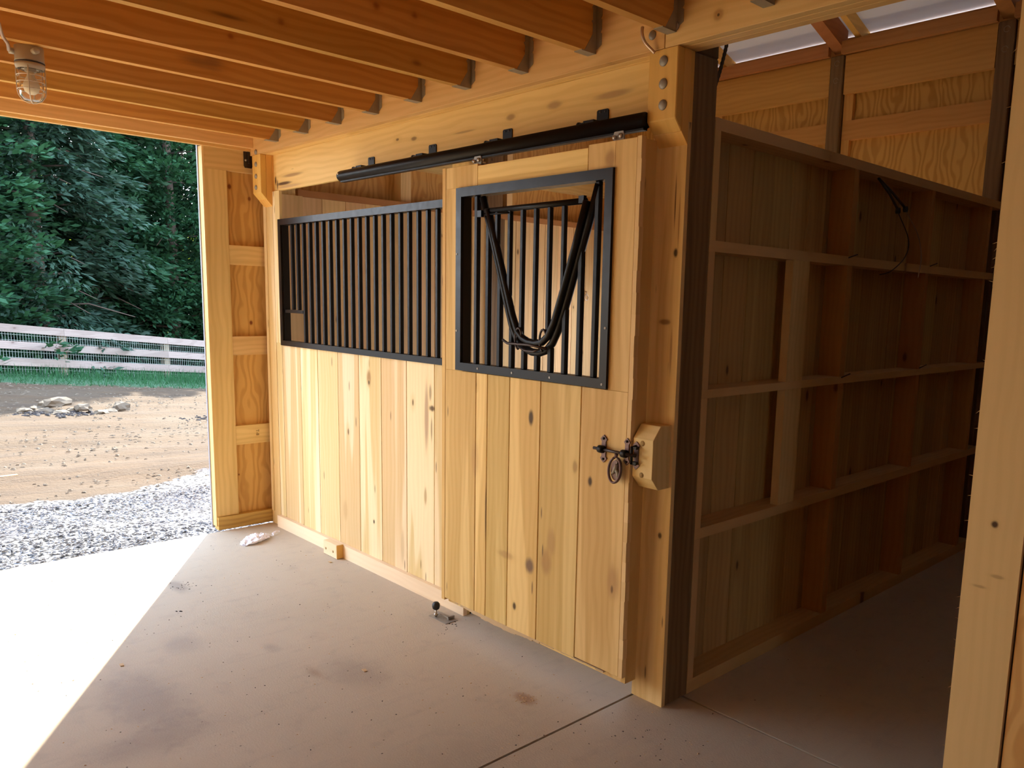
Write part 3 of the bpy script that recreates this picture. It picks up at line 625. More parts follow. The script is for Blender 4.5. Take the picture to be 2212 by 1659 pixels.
# trolleys
for x in (-2.953, -2.108):
    m = MB(); m.prism([(x - .026, 2.196), (x + .026, 2.196), (x + .028, 2.214), (x + .018, 2.236), (x - .018, 2.236), (x - .028, 2.214)], 'y', 2.318, 2.323)
    m.box(x - .026, x + .026, 2.318, 2.362, 2.193, 2.197); m.build('trolley_hanger', 'galv', t)
    m = MB(); m.tube([(x, 2.342, 2.19), (x, 2.342, 2.240)], .006, 10); m.lathe([(.011, 0), (.011, .009)], (x, 2.342, 2.198), 'z', 6); m.lathe([(.010, 0), (.010, -.008)], (x + .012, 2.318, 2.210), 'y', 6); m.lathe([(.008, 0), (.008, -.012)], (x - .016, 2.318, 2.206), 'y', 6)
    m.build('trolley_bolt', 'chrome', t)
# latch on door
def plate(m, cx, cz, h, w, ya, yb):
    hh = h / 2
    prof = [(0, -hh), (w * .28, -hh * .86), (w * .5, -hh * .70), (w * .30, -hh * .52), (w * .33, -hh * .2), (w * .33, hh * .2), (w * .30, hh * .52), (w * .5, hh * .70), (w * .28, hh * .86), (0, hh),
            (-w * .28, hh * .86), (-w * .5, hh * .70), (-w * .30, hh * .52), (-w * .33, hh * .2), (-w * .33, -hh * .2), (-w * .30, -hh * .52), (-w * .5, -hh * .70), (-w * .28, -hh * .86)]
    m.prism([(cx + a, cz + b) for a, b in prof], 'y', ya, yb)
lt = MB(); plate(lt, -2.111, 1.030, .110, .034, 2.2945, 2.2993); plate(lt, -1.9905, 1.036, .106, .030, 2.2945, 2.2990); lt = lt.build('latch_plates', 'iron', t)
m = MB()
for (x, z) in ((-2.111, 1.071), (-2.111, .989), (-1.9905, 1.076), (-1.9905, .996)): m.lathe([(.005, 0), (.005, -.003), (.001, -.004)], (x, 2.2945, z), 'y', 10)
m.build('latch_screw', 'black', lt)
m = MB(); m.tube([(-2.150, 2.280, 1.030), (-1.934, 2.280, 1.030)], .0062, 12)
m.build('latch_rod', 'bronze', t)
m = MB()
for x in (-2.111, -1.9905): m.lathe([(.0145, -.012), (.0155, -.006), (.0155, .006), (.0145, .012)], (x, 2.281, 1.030), 'x', 16); m.box(x - .008, x + .008, 2.281, 2.2945, 1.020, 1.040)
m.build('rod_guide', 'black', t)
m = MB()
hs = [(-2.030 + .031 * math.cos(a), .962 + (.047 if math.sin(a) > 0 else .050) * math.sin(a)) for a in np.linspace(-PI * 1.42, PI * .42, 26)]
m.tube([(x, 2.274 + .006 * (z - .96) / .05, z) for x, z in hs], .0068, 8, flat=.7)
m.prism([(-2.030 + .024 * math.cos(a), .960 + .040 * math.sin(a)) for a in np.linspace(0, 2 * PI, 20)[:-1]], 'y', 2.2765, 2.2795)
m.tube([(-2.030, 2.279, 1.008), (-2.030, 2.281, 1.024)], .007, 8)
hp = m.build('horseshoe_pull', 'iron', t)
m = MB(); m.tube([(-2.044, 2.2745, .945), (-2.034, 2.272, .953), (-2.024, 2.271, .968), (-2.020, 2.272, .985)], [.004, .006, .008, .006], 8); m.tube([(-2.02, 2.274, .985), (-2.017, 2.274, .995)], [.004, .001], 6)
m.tube([(-2.028, 2.272, .972), (-2.012, 2.274, .950), (-2.014, 2.275, .932)], [.006, .008, .007], 8); m.build('horse_head_relief', 'galvdark', hp)
# ragged bark edge at the foot of the door
m = MB()
for k in range(46):
    x = -3.13 + k * (1.05 / 46); d = .020 * max(0, math.sin((k - 2) * .11)) + random.uniform(.002, .008)
    m.box(x, x + .0235, 2.303, 2.3215, .112 - d, .1115, 'x')
m.build('bark_edge', 'chipwood', t)

# strike block on the near post
t = thing('strike_block', 'chamfered wooden block on the near post that receives the door latch', 'block', (-1.92, 2.4, .9))
m = MB(); m.prism([(2.4155, .898), (2.350, .898), (2.309, .945), (2.309, 1.092), (2.350, 1.143), (2.4155, 1.143)], 'x', -1.9715, -1.874, 'z', .4); m.build('block_body', 'pine', t, bevel=.0015)
for z in (1.076, .954): m = MB(); m.lathe([(.0105, 0), (.0105, -.0006)], (-1.925, 2.3089, z), 'y', 18); m.build('screw_hole', 'plug', t)
m = MB(); plate(m, -1.9525, 1.026, .108, .034, 2.3045, 2.3088); m.build('keeper_plate', 'iron', t)
m = MB(); m.tube([(-1.9525, 2.306, 1.062), (-1.9605, 2.288, 1.060), (-1.9605, 2.288, .995), (-1.9525, 2.306, .992)], .0058, 8); m.box(-1.962, -1.938, 2.288, 2.304, .993, 1.003); m.box(-1.962, -1.938, 2.288, 2.304, 1.052, 1.062)
m.build('keeper_loop', 'black', t)

# floor blocks and roller guide
t = thing('door_stop_block', 'small orange wood block screwed to the base trim by the floor', 'block', (-4.42, 2.37, 0))
m = MB(); m.box(-4.505, -4.342, 2.345, 2.3895, .002, .088, 'x', .5); m.build('block_body', 'trim', t, bevel=.002)
m = MB(); m.box(-4.3415, -4.3385, 2.346, 2.3895, .003, .087, 'z', .5); m.build('end_grain', 'corbel', t)
for x in (-4.475, -4.385): m = MB(); m.lathe([(.008, 0), (.008, -.0005)], (x, 2.3448, .040), 'y', 12); m.build('screw_hole', 'plug', t)
t = thing('door_guide_roller', 'black rubber floor roller guide at the foot of the sliding door', 'roller', (-3.20, 2.30, 0))
m = MB(); m.box(-3.25, -3.13, 2.315, 2.322, .004, .010); m.box(-3.25, -3.13, 2.296, 2.303, .012, .018); m.box(-3.245, -3.10, 2.26, 2.335, 0.0, .003); m.box(-3.14, -3.13, 2.298, 2.336, .002, .018); m.build('bracket', 'galv', t)
m = MB(); m.lathe([(.010, -.018), (.017, -.012), (.020, 0), (.019, .012), (.012, .021), (.002, .024)], (-3.208, 2.278, .058), 'z', 20); m.build('roller', 'rubber', t)
m = MB(); m.tube([(-3.208, 2.278, .003), (-3.208, 2.278, .045)], .006, 10); m.lathe([(.011, 0), (.011, .010)], (-3.208, 2.278, .010), 'z', 6); m.build('axle_bolt', 'chrome', t)

# ------------------------------------------------------------------ partition of the next bay
t = thing('stall_partition', 'dark unlit stud partition with plank facing running back from the near post', 'partition', (-1.9, 4.1, 0))
XF, XB = -1.8645, -1.978
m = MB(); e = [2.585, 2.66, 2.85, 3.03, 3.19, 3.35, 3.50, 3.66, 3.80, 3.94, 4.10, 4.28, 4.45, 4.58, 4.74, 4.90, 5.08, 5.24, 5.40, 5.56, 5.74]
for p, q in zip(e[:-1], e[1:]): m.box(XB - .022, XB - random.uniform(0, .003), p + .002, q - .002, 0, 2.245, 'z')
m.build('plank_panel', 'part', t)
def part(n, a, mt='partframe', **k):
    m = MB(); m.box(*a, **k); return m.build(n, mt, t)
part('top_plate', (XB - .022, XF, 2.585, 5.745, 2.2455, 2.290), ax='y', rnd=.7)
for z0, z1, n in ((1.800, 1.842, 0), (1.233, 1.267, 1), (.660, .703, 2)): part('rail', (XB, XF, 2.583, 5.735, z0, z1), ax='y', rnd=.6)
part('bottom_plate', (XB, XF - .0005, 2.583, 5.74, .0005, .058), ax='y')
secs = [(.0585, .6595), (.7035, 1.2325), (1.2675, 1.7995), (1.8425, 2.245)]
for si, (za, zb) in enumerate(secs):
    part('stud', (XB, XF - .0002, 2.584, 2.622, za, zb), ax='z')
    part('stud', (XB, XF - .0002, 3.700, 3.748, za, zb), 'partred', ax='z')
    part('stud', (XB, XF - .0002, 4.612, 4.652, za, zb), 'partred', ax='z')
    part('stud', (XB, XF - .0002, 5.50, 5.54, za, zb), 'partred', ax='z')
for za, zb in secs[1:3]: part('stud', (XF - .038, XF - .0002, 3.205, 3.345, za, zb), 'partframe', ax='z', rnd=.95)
for (y, z) in ((3.70, 1.835), (4.66, 1.84), (3.72, 1.262), (4.64, 1.272)): m = MB(); m.tube([(XF + .001, y, z), (XF + .018, y + .055, z + .018)], .003, 6); m.build('nail', 'wire', t)
# hanging wires
t = thing('cable_stub', 'two armoured cable ends dangling loose wires on the dark partition', 'cable', (-1.86, 4.1, 2.2))
for (pts, r) in ((((-1.90, 4.02, 2.243), (-1.855, 4.06, 2.17), (-1.835, 4.12, 2.10)), .0065), (((-1.90, 4.02, 2.243), (-1.86, 4.10, 2.18), (-1.835, 4.20, 2.115)), .0065)):
    m = MB(); m.tube(pts, r, 8); m.build('armoured_sheath', 'wire', t)
for c in ((-1.833, 4.125, 2.09), (-1.833, 4.21, 2.105)):
    m = MB(); m.lathe([(.012, -.014), (.014, 0), (.012, .014)], c, 'z', 10); m.build('connector', 'rubber', t)
def smooth(pts, n=24):
    pts = [Vector(p) for p in pts]; out = []
    P = [pts[0]] + pts + [pts[-1]]
    for i in range(1, len(P) - 2):
        for k in range(n // (len(pts) - 1) + 1):
            u = k / (n // (len(pts) - 1) + 1)
            a, b, c, d = P[i - 1], P[i], P[i + 1], P[i + 2]
            out.append(.5 * ((2 * b) + (-a + c) * u + (2 * a - 5 * b + 4 * c - d) * u * u + (-a + 3 * b - 3 * c + d) * u ** 3))
    out.append(pts[-1]); return out
m = MB(); m.tube(smooth([(-1.833, 4.13, 2.08), (-1.83, 4.27, 1.96), (-1.83, 4.25, 1.87), (-1.82, 4.08, 1.79), (-1.81, 3.93, 1.765)]), .0028, 6); m.build('loose_wire', 'wire', t)
m = MB(); m.tube(smooth([(-1.833, 4.22, 2.095), (-1.83, 4.38, 1.99), (-1.83, 4.45, 1.88), (-1.825, 4.42, 1.77)]), .0028, 6); m.build('loose_wire', 'wirelight', t)

# ------------------------------------------------------------------ back wall
Y = 5.74
m = MB(); m.box(-5.42, -4.95, Y + .075, Y + .09, 0, 3.42, 'z', .4, 0); m.box(-2.35, 3.6, Y + .075, Y + .09, 0, 3.42, 'z', .4, 0); m.box(-4.95, -2.35, Y + .075, Y + .09, 0, .75, 'z', .4, 0); m.box(-4.95, -2.35, Y + .075, Y + .09, 1.75, 3.42, 'z', .4, 0)  # unseen opening added between the panels to let daylight into the stall
wb = m.build('wall_back', 'plyback'); tag(wb, 'plywood back wall of the stalls with timber girts', 'wall', kind='structure')
m = MB()
px = [-4.235, -3.095, -1.954, -.81, .33, 1.47, 2.6]
xs = [-5.41] + px + [3.59]
for a, b in zip(xs[:-1], xs[1:]):
    aa, bb = a + .058, b - .058
    if bb - aa < .15: continue
    m.box(aa, bb, Y + .015, Y + .053, 3.139, 3.408, 'x'); m.box(aa, bb, Y + .036, Y + .0745, 2.815, 2.953, 'x'); m.box(aa, bb, Y + .036, Y + .0745, 1.76, 1.90, 'x')
    m.box(aa, aa + .07, Y + .037, Y + .0745, 2.954, 3.1385, 'z'); m.box(aa, aa + .06, Y + .037, Y + .0745, 2.2, 2.8145, 'z')
m.build('girt', 'wallback', wb)
m = MB()
for a, b in zip(xs[:-1], xs[1:]): m.box(a + .05, b - .05, Y - .045, Y - .005, 3.409, 3.494, 'x')
m.build('eave_plate', 'inner_red', wb)
m = MB(); m.box(-5.41, 3.55, Y + .0905, Y + .128, 3.42, 3.550, 'x')
m.build('outer_plate', 'wallback', wb)
for k, x in enumerate(px):
    lab = {1: 'dark treated post on the back wall left of the plywood swirls', 2: 'dark treated post on the back wall beside the foreground jamb', 0: 'dark treated post on the back wall hidden behind the near post'}.get(k, 'dark treated post on the back wall in the enclosed bay on the right')
    p = post('wall_post', x - .050, x + .050, Y, Y + .074, 0, 3.412, 'treated', lab, group='treated posts on the back wall')
    if k in (1, 2):
        for z in (3.36, 3.24): m = MB(); m.tube([(x + .018 * math.cos(a), Y - .0005, z + .018 * math.sin(a)) for a in np.linspace(0, 5.6, 14)], .0016, 5); m.build('chalk_mark', 'chalk', p)
def roofz(y): return 3.565 + (5.86 - y) * .33
for k, x in enumerate(px):
    for (dx, mt, d, y0, nm) in ((0, 'inner_red', .15, Y + .05, 'dark'), (.155, 'corbel', .125, Y + .12, 'lit-toned')):  # offset rafter gets a lighter wood, the sunlight on it put into colour
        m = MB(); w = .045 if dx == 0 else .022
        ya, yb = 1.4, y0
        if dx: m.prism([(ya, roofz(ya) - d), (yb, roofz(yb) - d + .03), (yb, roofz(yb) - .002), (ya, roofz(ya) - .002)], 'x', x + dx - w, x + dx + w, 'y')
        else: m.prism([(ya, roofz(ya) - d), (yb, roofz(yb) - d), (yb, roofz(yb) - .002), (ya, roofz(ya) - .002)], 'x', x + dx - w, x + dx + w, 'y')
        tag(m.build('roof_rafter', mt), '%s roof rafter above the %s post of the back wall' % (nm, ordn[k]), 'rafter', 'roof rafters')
m = MB(); m.prism([(6.35, roofz(6.35)), (1.35, roofz(1.35)), (-3.6, roofz(1.35) - 4.95 * .33), (-3.6, roofz(1.35) - 4.95 * .33 + .02), (1.35, roofz(1.35) + .02), (6.35, roofz(6.35) + .02)], 'x', -5.9, 4.1, 'y')
m = MB()
m.prism([(6.35, roofz(6.35)), (6.35, roofz(6.35) + .02), (1.35, roofz(1.35) + .02), (1.35, roofz(1.35))], 'x', -5.9, 4.1, 'y')
zr = roofz(1.35); m.prism([(1.35, zr), (1.35, zr + .02), (-3.6, zr - 4.95 * .33 + .02), (-3.6, zr - 4.95 * .33)], 'x', -5.9, 4.1, 'y')
tag(m.build('roof', 'roof'), 'white metal roof panels seen above the back wall', 'roof', kind='structure')

# right-hand side of the bay and unseen enclosure
m = MB(); m.box(-.792, -.646, 2.416, 2.4365, 0, 2.4885, 'z', .5)
for k in range(22):   # rough sawn splinters on the left edge
    z = random.uniform(.3, 2.3); l = random.uniform(.004, .014)
    m.tube([(-.7915, 2.417, z), (-.7915 - l, 2.413, z + random.uniform(-.012, .004))], [.0010, .0003], 4, smooth=False)
tag(m.build('jamb_board', 'fgpost'), 'rough pale jamb board with one black knot at the right edge of view', 'board')
post('timber_post', -.785, -.648, 2.4375, 2.58, 0, 2.4885, 'treated', 'dark treated post behind the rough pale jamb board on the right')
m = MB(); e = [-.641 + .2 * k for k in range(22)]
planks(m, e, 2.421, 2.4365, 0, 2.4885); tag(m.build('wall_right', 'ply'), 'orange grained board wall right of the foreground jamb board', 'wall', kind='structure')
m = MB(); m.box(1.80, 1.84, 2.60, 5.80, 0, 3.3, 'z'); m.box(3.56, 3.60, 2.44, 5.9, 0, 3.5, 'z')
tag(m.build('wall_far_right', 'part'), 'partition closing the dark bay on the unseen right side', 'wall', kind='structure')
m = MB(); planks(m, [-5.37 + .235 * k for k in range(39)], -1.46, -1.435, 0, 2.4885); m.box(-5.37, 3.6, -1.52, -1.47, 0, 2.4885, 'z')
tag(m.build('wall_rear', 'front'), 'plank stall front on the opposite side of the aisle', 'wall', kind='structure')
m = MB(); m.box(3.56, 3.60, -3.2, -1.5, 0, 3.5, 'z'); m.prism([(-3.2, 3.5), (5.9, 3.5), (1.35, 5.0)], 'x', 3.56, 3.60, 'z'); m.box(3.56, 3.60, -.98, 2.44, 0, 3.5, 'z'); m.box(3.56, 3.60, -1.5, -.98, 2.2, 3.5, 'z'); m.box(-5.42, 3.6, -3.24, -3.2, 0, 3.5, 'z')  # narrow unseen opening added at the aisle end as fill for the near post
tag(m.build('wall_end', 'ply'), 'far end wall of the barn behind the camera', 'wall', kind='structure')

# ------------------------------------------------------------------ jar light
lx, ly, lz = -3.885, .812, 2.5335
t = thing('jar_light', 'caged glass jar light fixture hanging under the ceiling joists', 'ceiling light', (lx, ly, lz))
m = MB(); m.lathe([(.050, 0), (.050, -.052), (.052, -.056)], (lx, ly, lz), 'z', 32); m.tube([(lx + .045, ly + .005, lz - .022), (lx + .07, ly + .012, lz - .022)], .012, 10); m.tube([(lx - .01, ly - .045, lz - .022), (lx - .01, ly - .066, lz - .022)], .012, 10); m.build('junction_box', 'fixture', t)
m = MB(); m.lathe([(.0515, -.058), (.0515, -.062)], (lx, ly, lz), 'z', 32); m.build('gasket', 'bronze', t)
m = MB(); m.lathe([(.051, -.0625), (.052, -.072), (.047, -.084), (.046, -.0845), (.046, -.0628)], (lx, ly, lz), 'z', 32); m.build('collar', 'fixture', t)
m = MB(); m.lathe([(.041, -.080), (.043, -.10), (.043, -.165), (.040, -.185), (.028, -.200), (.010, -.203), (.001, -.203)], (lx, ly, lz), 'z', 32); m.lathe([(.0395, -.082), (.0410, -.10), (.0410, -.165), (.038, -.183), (.027, -.1975), (.010, -.2005), (.001, -.2005)][::-1], (lx, ly, lz), 'z', 32)
m.build('glass_jar', 'glass', t)
m = MB(); m.lathe([(.013, -.070), (.013, -.105), (.016, -.112), (.027, -.135), (.029, -.148), (.024, -.166), (.012, -.176), (.001, -.178)], (lx, ly, lz), 'z', 24); m.build('bulb', 'bulb', t)
m = MB(); m.lathe([(.020, -.066), (.020, -.092), (.001, -.0925)], (lx, ly, lz), 'z', 20); m.build('socket', 'fixture', t)
m = MB()
for h in (.108, .133, .160):
    m.tube([(lx + .0475 * math.cos(a), ly + .0475 * math.sin(a), lz - h) for a in np.linspace(0, 2 * PI, 29)], .0019, 6)
for q in range(4):
    a = q * PI / 2 + 4.35; ca, sa = math.cos(a), math.sin(a)
    m.tube([(lx + r * ca, ly + r * sa, lz - h) for r, h in ((.049, .070), (.0495, .10), (.0495, .160), (.045, .182), (.033, .200), (.013, .209), (0, .209))], .0021, 6)
m.build('wire_guard', 'cage', t)
m = MB(); m.tube(smooth([(lx - .01, ly - .066, lz - .022), (lx + .08, ly - .085, lz - .021), (lx + .16, ly - .115, lz - .014), (lx + .30, ly - .15, lz - .0075)]), .0062, 8)
tag(m.build('cable', 'conduit'), 'silvery armoured cable running from the jar light over the joists', 'cable')
m = MB()
pth = smooth([(-2.004, 2.31, 2.569), (-2.000, 2.305, 2.545), (-1.990, 2.31, 2.515), (-1.968, 2.325, 2.487), (-1.96, 2.33, 2.478)], 40)
m.tube(pth, [.0062 if i % 2 else .0050 for i in range(len(pth))], 10)
tag(m.build('cable', 'conduit'), 'short copper coloured armoured cable above the near corbel', 'cable')
m = MB(); pth = smooth([(-1.838, 2.62, 2.66), (-1.838, 2.60, 2.58), (-1.848, 2.59, 2.50), (-1.870, 2.586, 2.42), (-1.90, 2.585, 2.35)], 40)
m.tube(pth, [.0075 if i % 2 else .006 for i in range(len(pth))], 10)
tag(m.build('cable', 'wire'), 'dark armoured cable beside the top of the dark post', 'cable')

# ------------------------------------------------------------------ floor litter
def blob(c, s, seed, mat, name, label=None, cat=None, group=None, parent=None, crumple=.25, sub=2):
    import bmesh
    bm = bmesh.new(); bmesh.ops.create_icosphere(bm, subdivisions=sub, radius=1)
    rs = random.Random(seed)
    from mathutils import noise
    for v in bm.verts:
        d = 1 + crumple * noise.noise(v.co * 1.7 + Vector((seed * 3.1, 0, 0))) * 2
        v.co = Vector((v.co.x * s[0] * d, v.co.y * s[1] * d, max(-.35, v.co.z) * s[2] * d))
    vs = [v.co + Vector(c) for v in bm.verts]; fs = [[v.index for v in f.verts] for f in bm.faces]; bm.free()
    m = MB(); m._add([tuple(v) for v in vs], fs, 0, rs.random(), False)
    o = m.build(name, mat, parent, origin=c if parent is None else None); return tag(o, label, cat, group)
# plastic bag: crumpled film
def bag():
    import bmesh
    from mathutils import noise
    N1, N2 = 40, 22; vs = []; fs = []
    L = Vector((.10, .235, 0)); Ld = Vector((-4.925, 2.06, 0)); 
    ax = Vector((-.35, .94, 0)).normalized(); sd = Vector((ax.y, -ax.x, 0))
    for i in range(N1):
        u = i / (N1 - 1); wd = .065 * (math.sin(PI * min(1, u * 1.15 + .03)) ** .6) * (1 - .45 * u) + .004; ht = .050 * math.sin(PI * min(1, u * 1.05 + .02)) ** .7 * (1 - .25 * u)
        for j in range(N2):
            th = 2 * PI * j / N2
            p = Vector((-4.965, 2.025, 0)) + ax * (.27 * u) + sd * (wd * math.cos(th)) + Vector((0, 0, max(.001, ht * (.5 + .5 * math.sin(th)))))
            nn = noise.noise(p * 38) * .018 + noise.noise(p * 90) * .008
            p += (sd * math.cos(th) + Vector((0, 0, max(0, math.sin(th))))) * nn; p.z = max(.0012, p.z)
            vs.append(tuple(p))
    for i in range(N1 - 1):
        for j in range(N2): fs.append((i * N2 + j, i * N2 + (j + 1) % N2, (i + 1) * N2 + (j + 1) % N2, (i + 1) * N2 + j))
    m = MB(); m._add(vs, fs, 0, .5, False); m.tube([(-5.06, 2.27, .012), (-5.075, 2.30, .02), (-5.085, 2.325, .012)], [.010, .006, .009], 6, smooth=False)
    tag(m.build('plastic_bag', 'bag', origin=(-4.99, 2.15, 0)), 'crumpled clear plastic bag lying on the concrete near the doorway', 'bag')
bag()
def scatter(name, label, cat, mat, n, area, size, seed, zf=lambda x, y: 0, clusters=()):
    rs = random.Random(seed); m = MB()
    def one(x, y, s):
        z = zf(x, y); k = rs.uniform(.3, 1.0); a = rs.uniform(0, PI); ca, sa = math.cos(a), math.sin(a)
        vs = []
        for (dx, dy, dz) in ((-1, -.6, 0), (1, -.7, 0), (.8, .7, 0), (-.9, .6, 0), (-.4, -.3, 1), (.5, -.2, .9), (.3, .4, 1), (-.5, .3, .8)):
            dx *= s * rs.uniform(.7, 1.1); dy *= s * k * rs.uniform(.7, 1.1); vs.append((x + dx * ca - dy * sa, y + dx * sa + dy * ca, z + dz * s * .55 * rs.uniform(.5, 1)))
        m._add(vs, [(3, 2, 1, 0), (4, 5, 6, 7), (0, 1, 5, 4), (1, 2, 6, 5), (2, 3, 7, 6), (3, 0, 4, 7)], 0, rs.random())
    for _ in range(n): one(rs.uniform(area[0], area[1]), rs.uniform(area[2], area[3]), rs.uniform(*size))
    for (cx, cy, r, k, sz) in clusters:
        for _ in range(k): one(cx + rs.gauss(0, r), cy + rs.gauss(0, r), rs.uniform(*sz))
    return tag(m.build(name, mat), label, cat, kind='stuff')
scatter('floor_grit', 'dark grit and crumbs scattered over the concrete floor', 'grit', 'darkdebris', 330, (-5.2, -.8, .5, 2.36), (.0015, .0045), 5, clusters=[(-4.45, 1.47, .035, 26, (.002, .006)), (-3.05, 2.24, .05, 14, (.003, .007)), (-1.8, 2.25, .12, 26, (.002, .005)), (-4.10, 1.33, .01, 3, (.006, .010))])
scatter('sawdust', 'pale wood crumbs and shavings scattered over the concrete floor', 'sawdust', 'chipwood', 260, (-4.9, -1.2, .6, 2.38), (.0015, .005), 6, clusters=[(-2.278, 2.056, .025, 60, (.002, .005)), (-1.5, 2.2, .15, 20, (.002, .006)), (-2.5, 2.2, .2, 20, (.002, .005))])
for i, (x, y, lab) in enumerate(((-3.645, .946, 'flat wood chip on the floor beside the edge of the sun patch'), (-4.32, 2.29, 'dark little wood chip by the orange stop block'), (-2.92, 1.70, 'tan wood flake on the floor in the middle of the aisle'))):
    m = MB(); m.prism([(x - .014, y - .006), (x + .012, y - .008), (x + .016, y + .004), (x - .008, y + .009)], 'z', .0005, .004, 'x'); tag(m.build('wood_chip', 'chipwood'), lab, 'wood chip', 'wood chips on the floor')

# ------------------------------------------------------------------ yard things
scatter('gravel', 'loose grey stone gravel spread outside the slab', 'gravel', 'gravel', 5200, (-6.9, -5.4, -.6, 3.6), (.008, .022), 8, gz)
scatter('dirt_clods', 'small clods and pebbles strewn over the brown dirt yard', 'clods', 'rock', 2600, (-15.3, -7.0, .2, 6.6), (.008, .028), 9, lambda x, y: gz(x, y) + .01)
rk = [(-11.75, 2.50, .14, .16, .075), (-11.6, 2.62, .10, .08, .045), (-11.62, 2.33, .10, .11, .05), (-11.5, 2.72, .09, .10, .06), (-11.85, 2.25, .09, .07, .045), (-11.45, 2.46, .09, .11, .04), (-11.7, 2.12, .10, .10, .04), (-11.9, 2.40, .12, .10, .07), (-11.4, 2.9, .08, .08, .04), (-11.5, 3.02, .08, .09, .035)]
for i, (x, y, a, b, c) in enumerate(rk):
    zz = gz(x, y) + .02 + (.09 if i == 0 else .045 if i in (3, 7) else 0)
    blob((x, y, zz), (a, b, c), i + 1, 'rock', 'rock', ['big flat tan rock on top of the rock pile in the yard', 'rock in the heap in the dirt yard'][0 if i == 0 else 1] if i < 8 else ('smaller rock just right of the rock pile', 'rock lowest right beside the rock pile')[i - 8], 'rock', 'rocks of the pile in the yard')
blob((-11.75, 3.22, gz(-11.75, 3.22) + .03), (.10, .11, .085), 31, 'rock', 'rock', 'lone round rock on the dirt right of the rock pile', 'rock')
scatter('asphalt_crumbs', 'dark broken clods around the rock pile in the yard', 'clods', 'darkdebris', 0, (0, 1, 0, 1), (.01, .02), 12, lambda x, y: gz(x, y) + .015, clusters=[(-11.45, 2.55, .13, 60, (.02, .05)), (-11.55, 2.2, .12, 45, (.02, .05)), (-10.5, 3.85, .16, 34, (.015, .045))])
m = MB(); x, y = -7.9, 1.28; m.box(x - .02, x + .02, y - .12, y + .07, gz(x, y) + .012, gz(x, y) + .035, 'y'); tag(m.build('scrap_board', 'chipwood'), 'short scrap of lumber lying on the dirt at far left', 'board')

# fence
P1 = Vector((-17.08, 3.80, 0)); dr = Vector((-.97, 2.12, 0)); 
def fz(s): return -.005 - .24 * s
t = thing('board_fence', 'three rail wooden paddock fence with wire mesh beyond the yard', 'fence', tuple(P1))
FS = range(-3, 6); nrm = Vector((dr.y, -dr.x, 0)).normalized() * (-1)
if nrm.x < 0: nrm = -nrm
for s in FS:
    c = P1 + dr * s; z = fz(s); m = MB()
    u = dr.normalized() * .065; w = nrm * .05
    vs = []
    for zz in (z - .35, z + .86):
        for a, b in ((-1, -1), (1, -1), (1, 1), (-1, 1)): q = c + u * a + w * b - nrm * .07; vs.append((q.x, q.y, zz))
    m._add(vs, [(3, 2, 1, 0), (4, 5, 6, 7), (0, 1, 5, 4), (1, 2, 6, 5), (2, 3, 7, 6), (3, 0, 4, 7)], 2); m.build('fence_post', 'fencepost', t)
for h in (.155, .445, .735):
    for s in list(FS)[:-1]:
        a = P1 + dr * s; b = P1 + dr * (s + 1); za, zb = fz(s) + h, fz(s + 1) + h; m = MB(); w = nrm * .018
        e = dr.normalized() * .002; a = a + e; b = b - e
        vs = []
        for (q, z) in ((a, za), (b, zb)):
            for (o, dz) in ((-w, 0), (w, 0), (w, .138), (-w, .138)): vs.append((q.x + o.x, q.y + o.y, z + dz))
        m._add(vs, [(3, 2, 1, 0), (4, 5, 6, 7), (0, 1, 5, 4), (1, 2, 6, 5), (2, 3, 7, 6), (3, 0, 4, 7)], 1, wide=2); m.build('fence_rail', 'fencewood', t)
m = MB(); off = nrm * -.015; k = 0; L = dr.length * (len(FS) - 1)
def wirebox(a, b, r=.0022):
    d = (b - a).normalized(); p = Vector((0, 0, 1)) if abs(d.z) < .5 else dr.normalized(); q = d.cross(p).normalized() * r; p = p * r; vs = [tuple(v + o) for v in (a, b) for o in (p + q, p - q, -p - q, -p + q)]
    m._add(vs, [(3, 2, 1, 0), (4, 5, 6, 7), (0, 1, 5, 4), (1, 2, 6, 5), (2, 3, 7, 6), (3, 0, 4, 7)], 0, .5)
n = int(L / .052)
for i in range(n):
    s = FS[0] + i * .052 / dr.length; c = P1 + dr * s + off; wirebox(Vector((c.x, c.y, fz(s) - .1)), Vector((c.x, c.y, fz(s) + .80)))
for j in range(10):
    for s in list(FS)[:-1]:
        a = P1 + dr * s + off; b = P1 + dr * (s + 1) + off; wirebox(Vector((a.x, a.y, fz(s) - .1 + j * .10)), Vector((b.x, b.y, fz(s + 1) - .1 + j * .10)))
o = m.build('wire_mesh', 'meshwire', t)

# grass
def grass():
    rs = np.random.RandomState(4); n = 30000
    y = rs.uniform(-3, 12, n); x = -15.25 - rs.uniform(0, 1, n) ** .8 * 4.8 + rs.normal(0, .12, n)
    h = rs.uniform(.04, .13, n) * (1 + 1.1 * (x < -16.3)); w = rs.uniform(.004, .010, n); a = rs.uniform(0, 2 * PI, n); l = rs.normal(0, .05, (n, 2))
    z = np.array([gz(p, q) for p, q in zip(x, y)]) - .01
    s = (y - 3.8) / 2.12
    v = np.zeros((n, 3, 3)); v[:, 0] = np.stack([x - w * np.cos(a), y - w * np.sin(a), z], 1); v[:, 1] = np.stack([x + w * np.cos(a), y + w * np.sin(a), z], 1); v[:, 2] = np.stack([x + l[:, 0], y + l[:, 1], z + h], 1)
    me = bpy.data.meshes.new('grass'); me.from_pydata(v.reshape(-1, 3).tolist(), [], np.arange(3 * n).reshape(-1, 3).tolist())
    ra = me.attributes.new('rnd', 'FLOAT', 'FACE'); ra.data.foreach_set('value', rs.rand(n).astype('f'))
    me.materials.append(M['grass']); o = bpy.data.objects.new('grass', me); COL.objects.link(o)
    tag(o, 'strip of green grass along the foot of the fence', 'grass', kind='stuff')
grass()

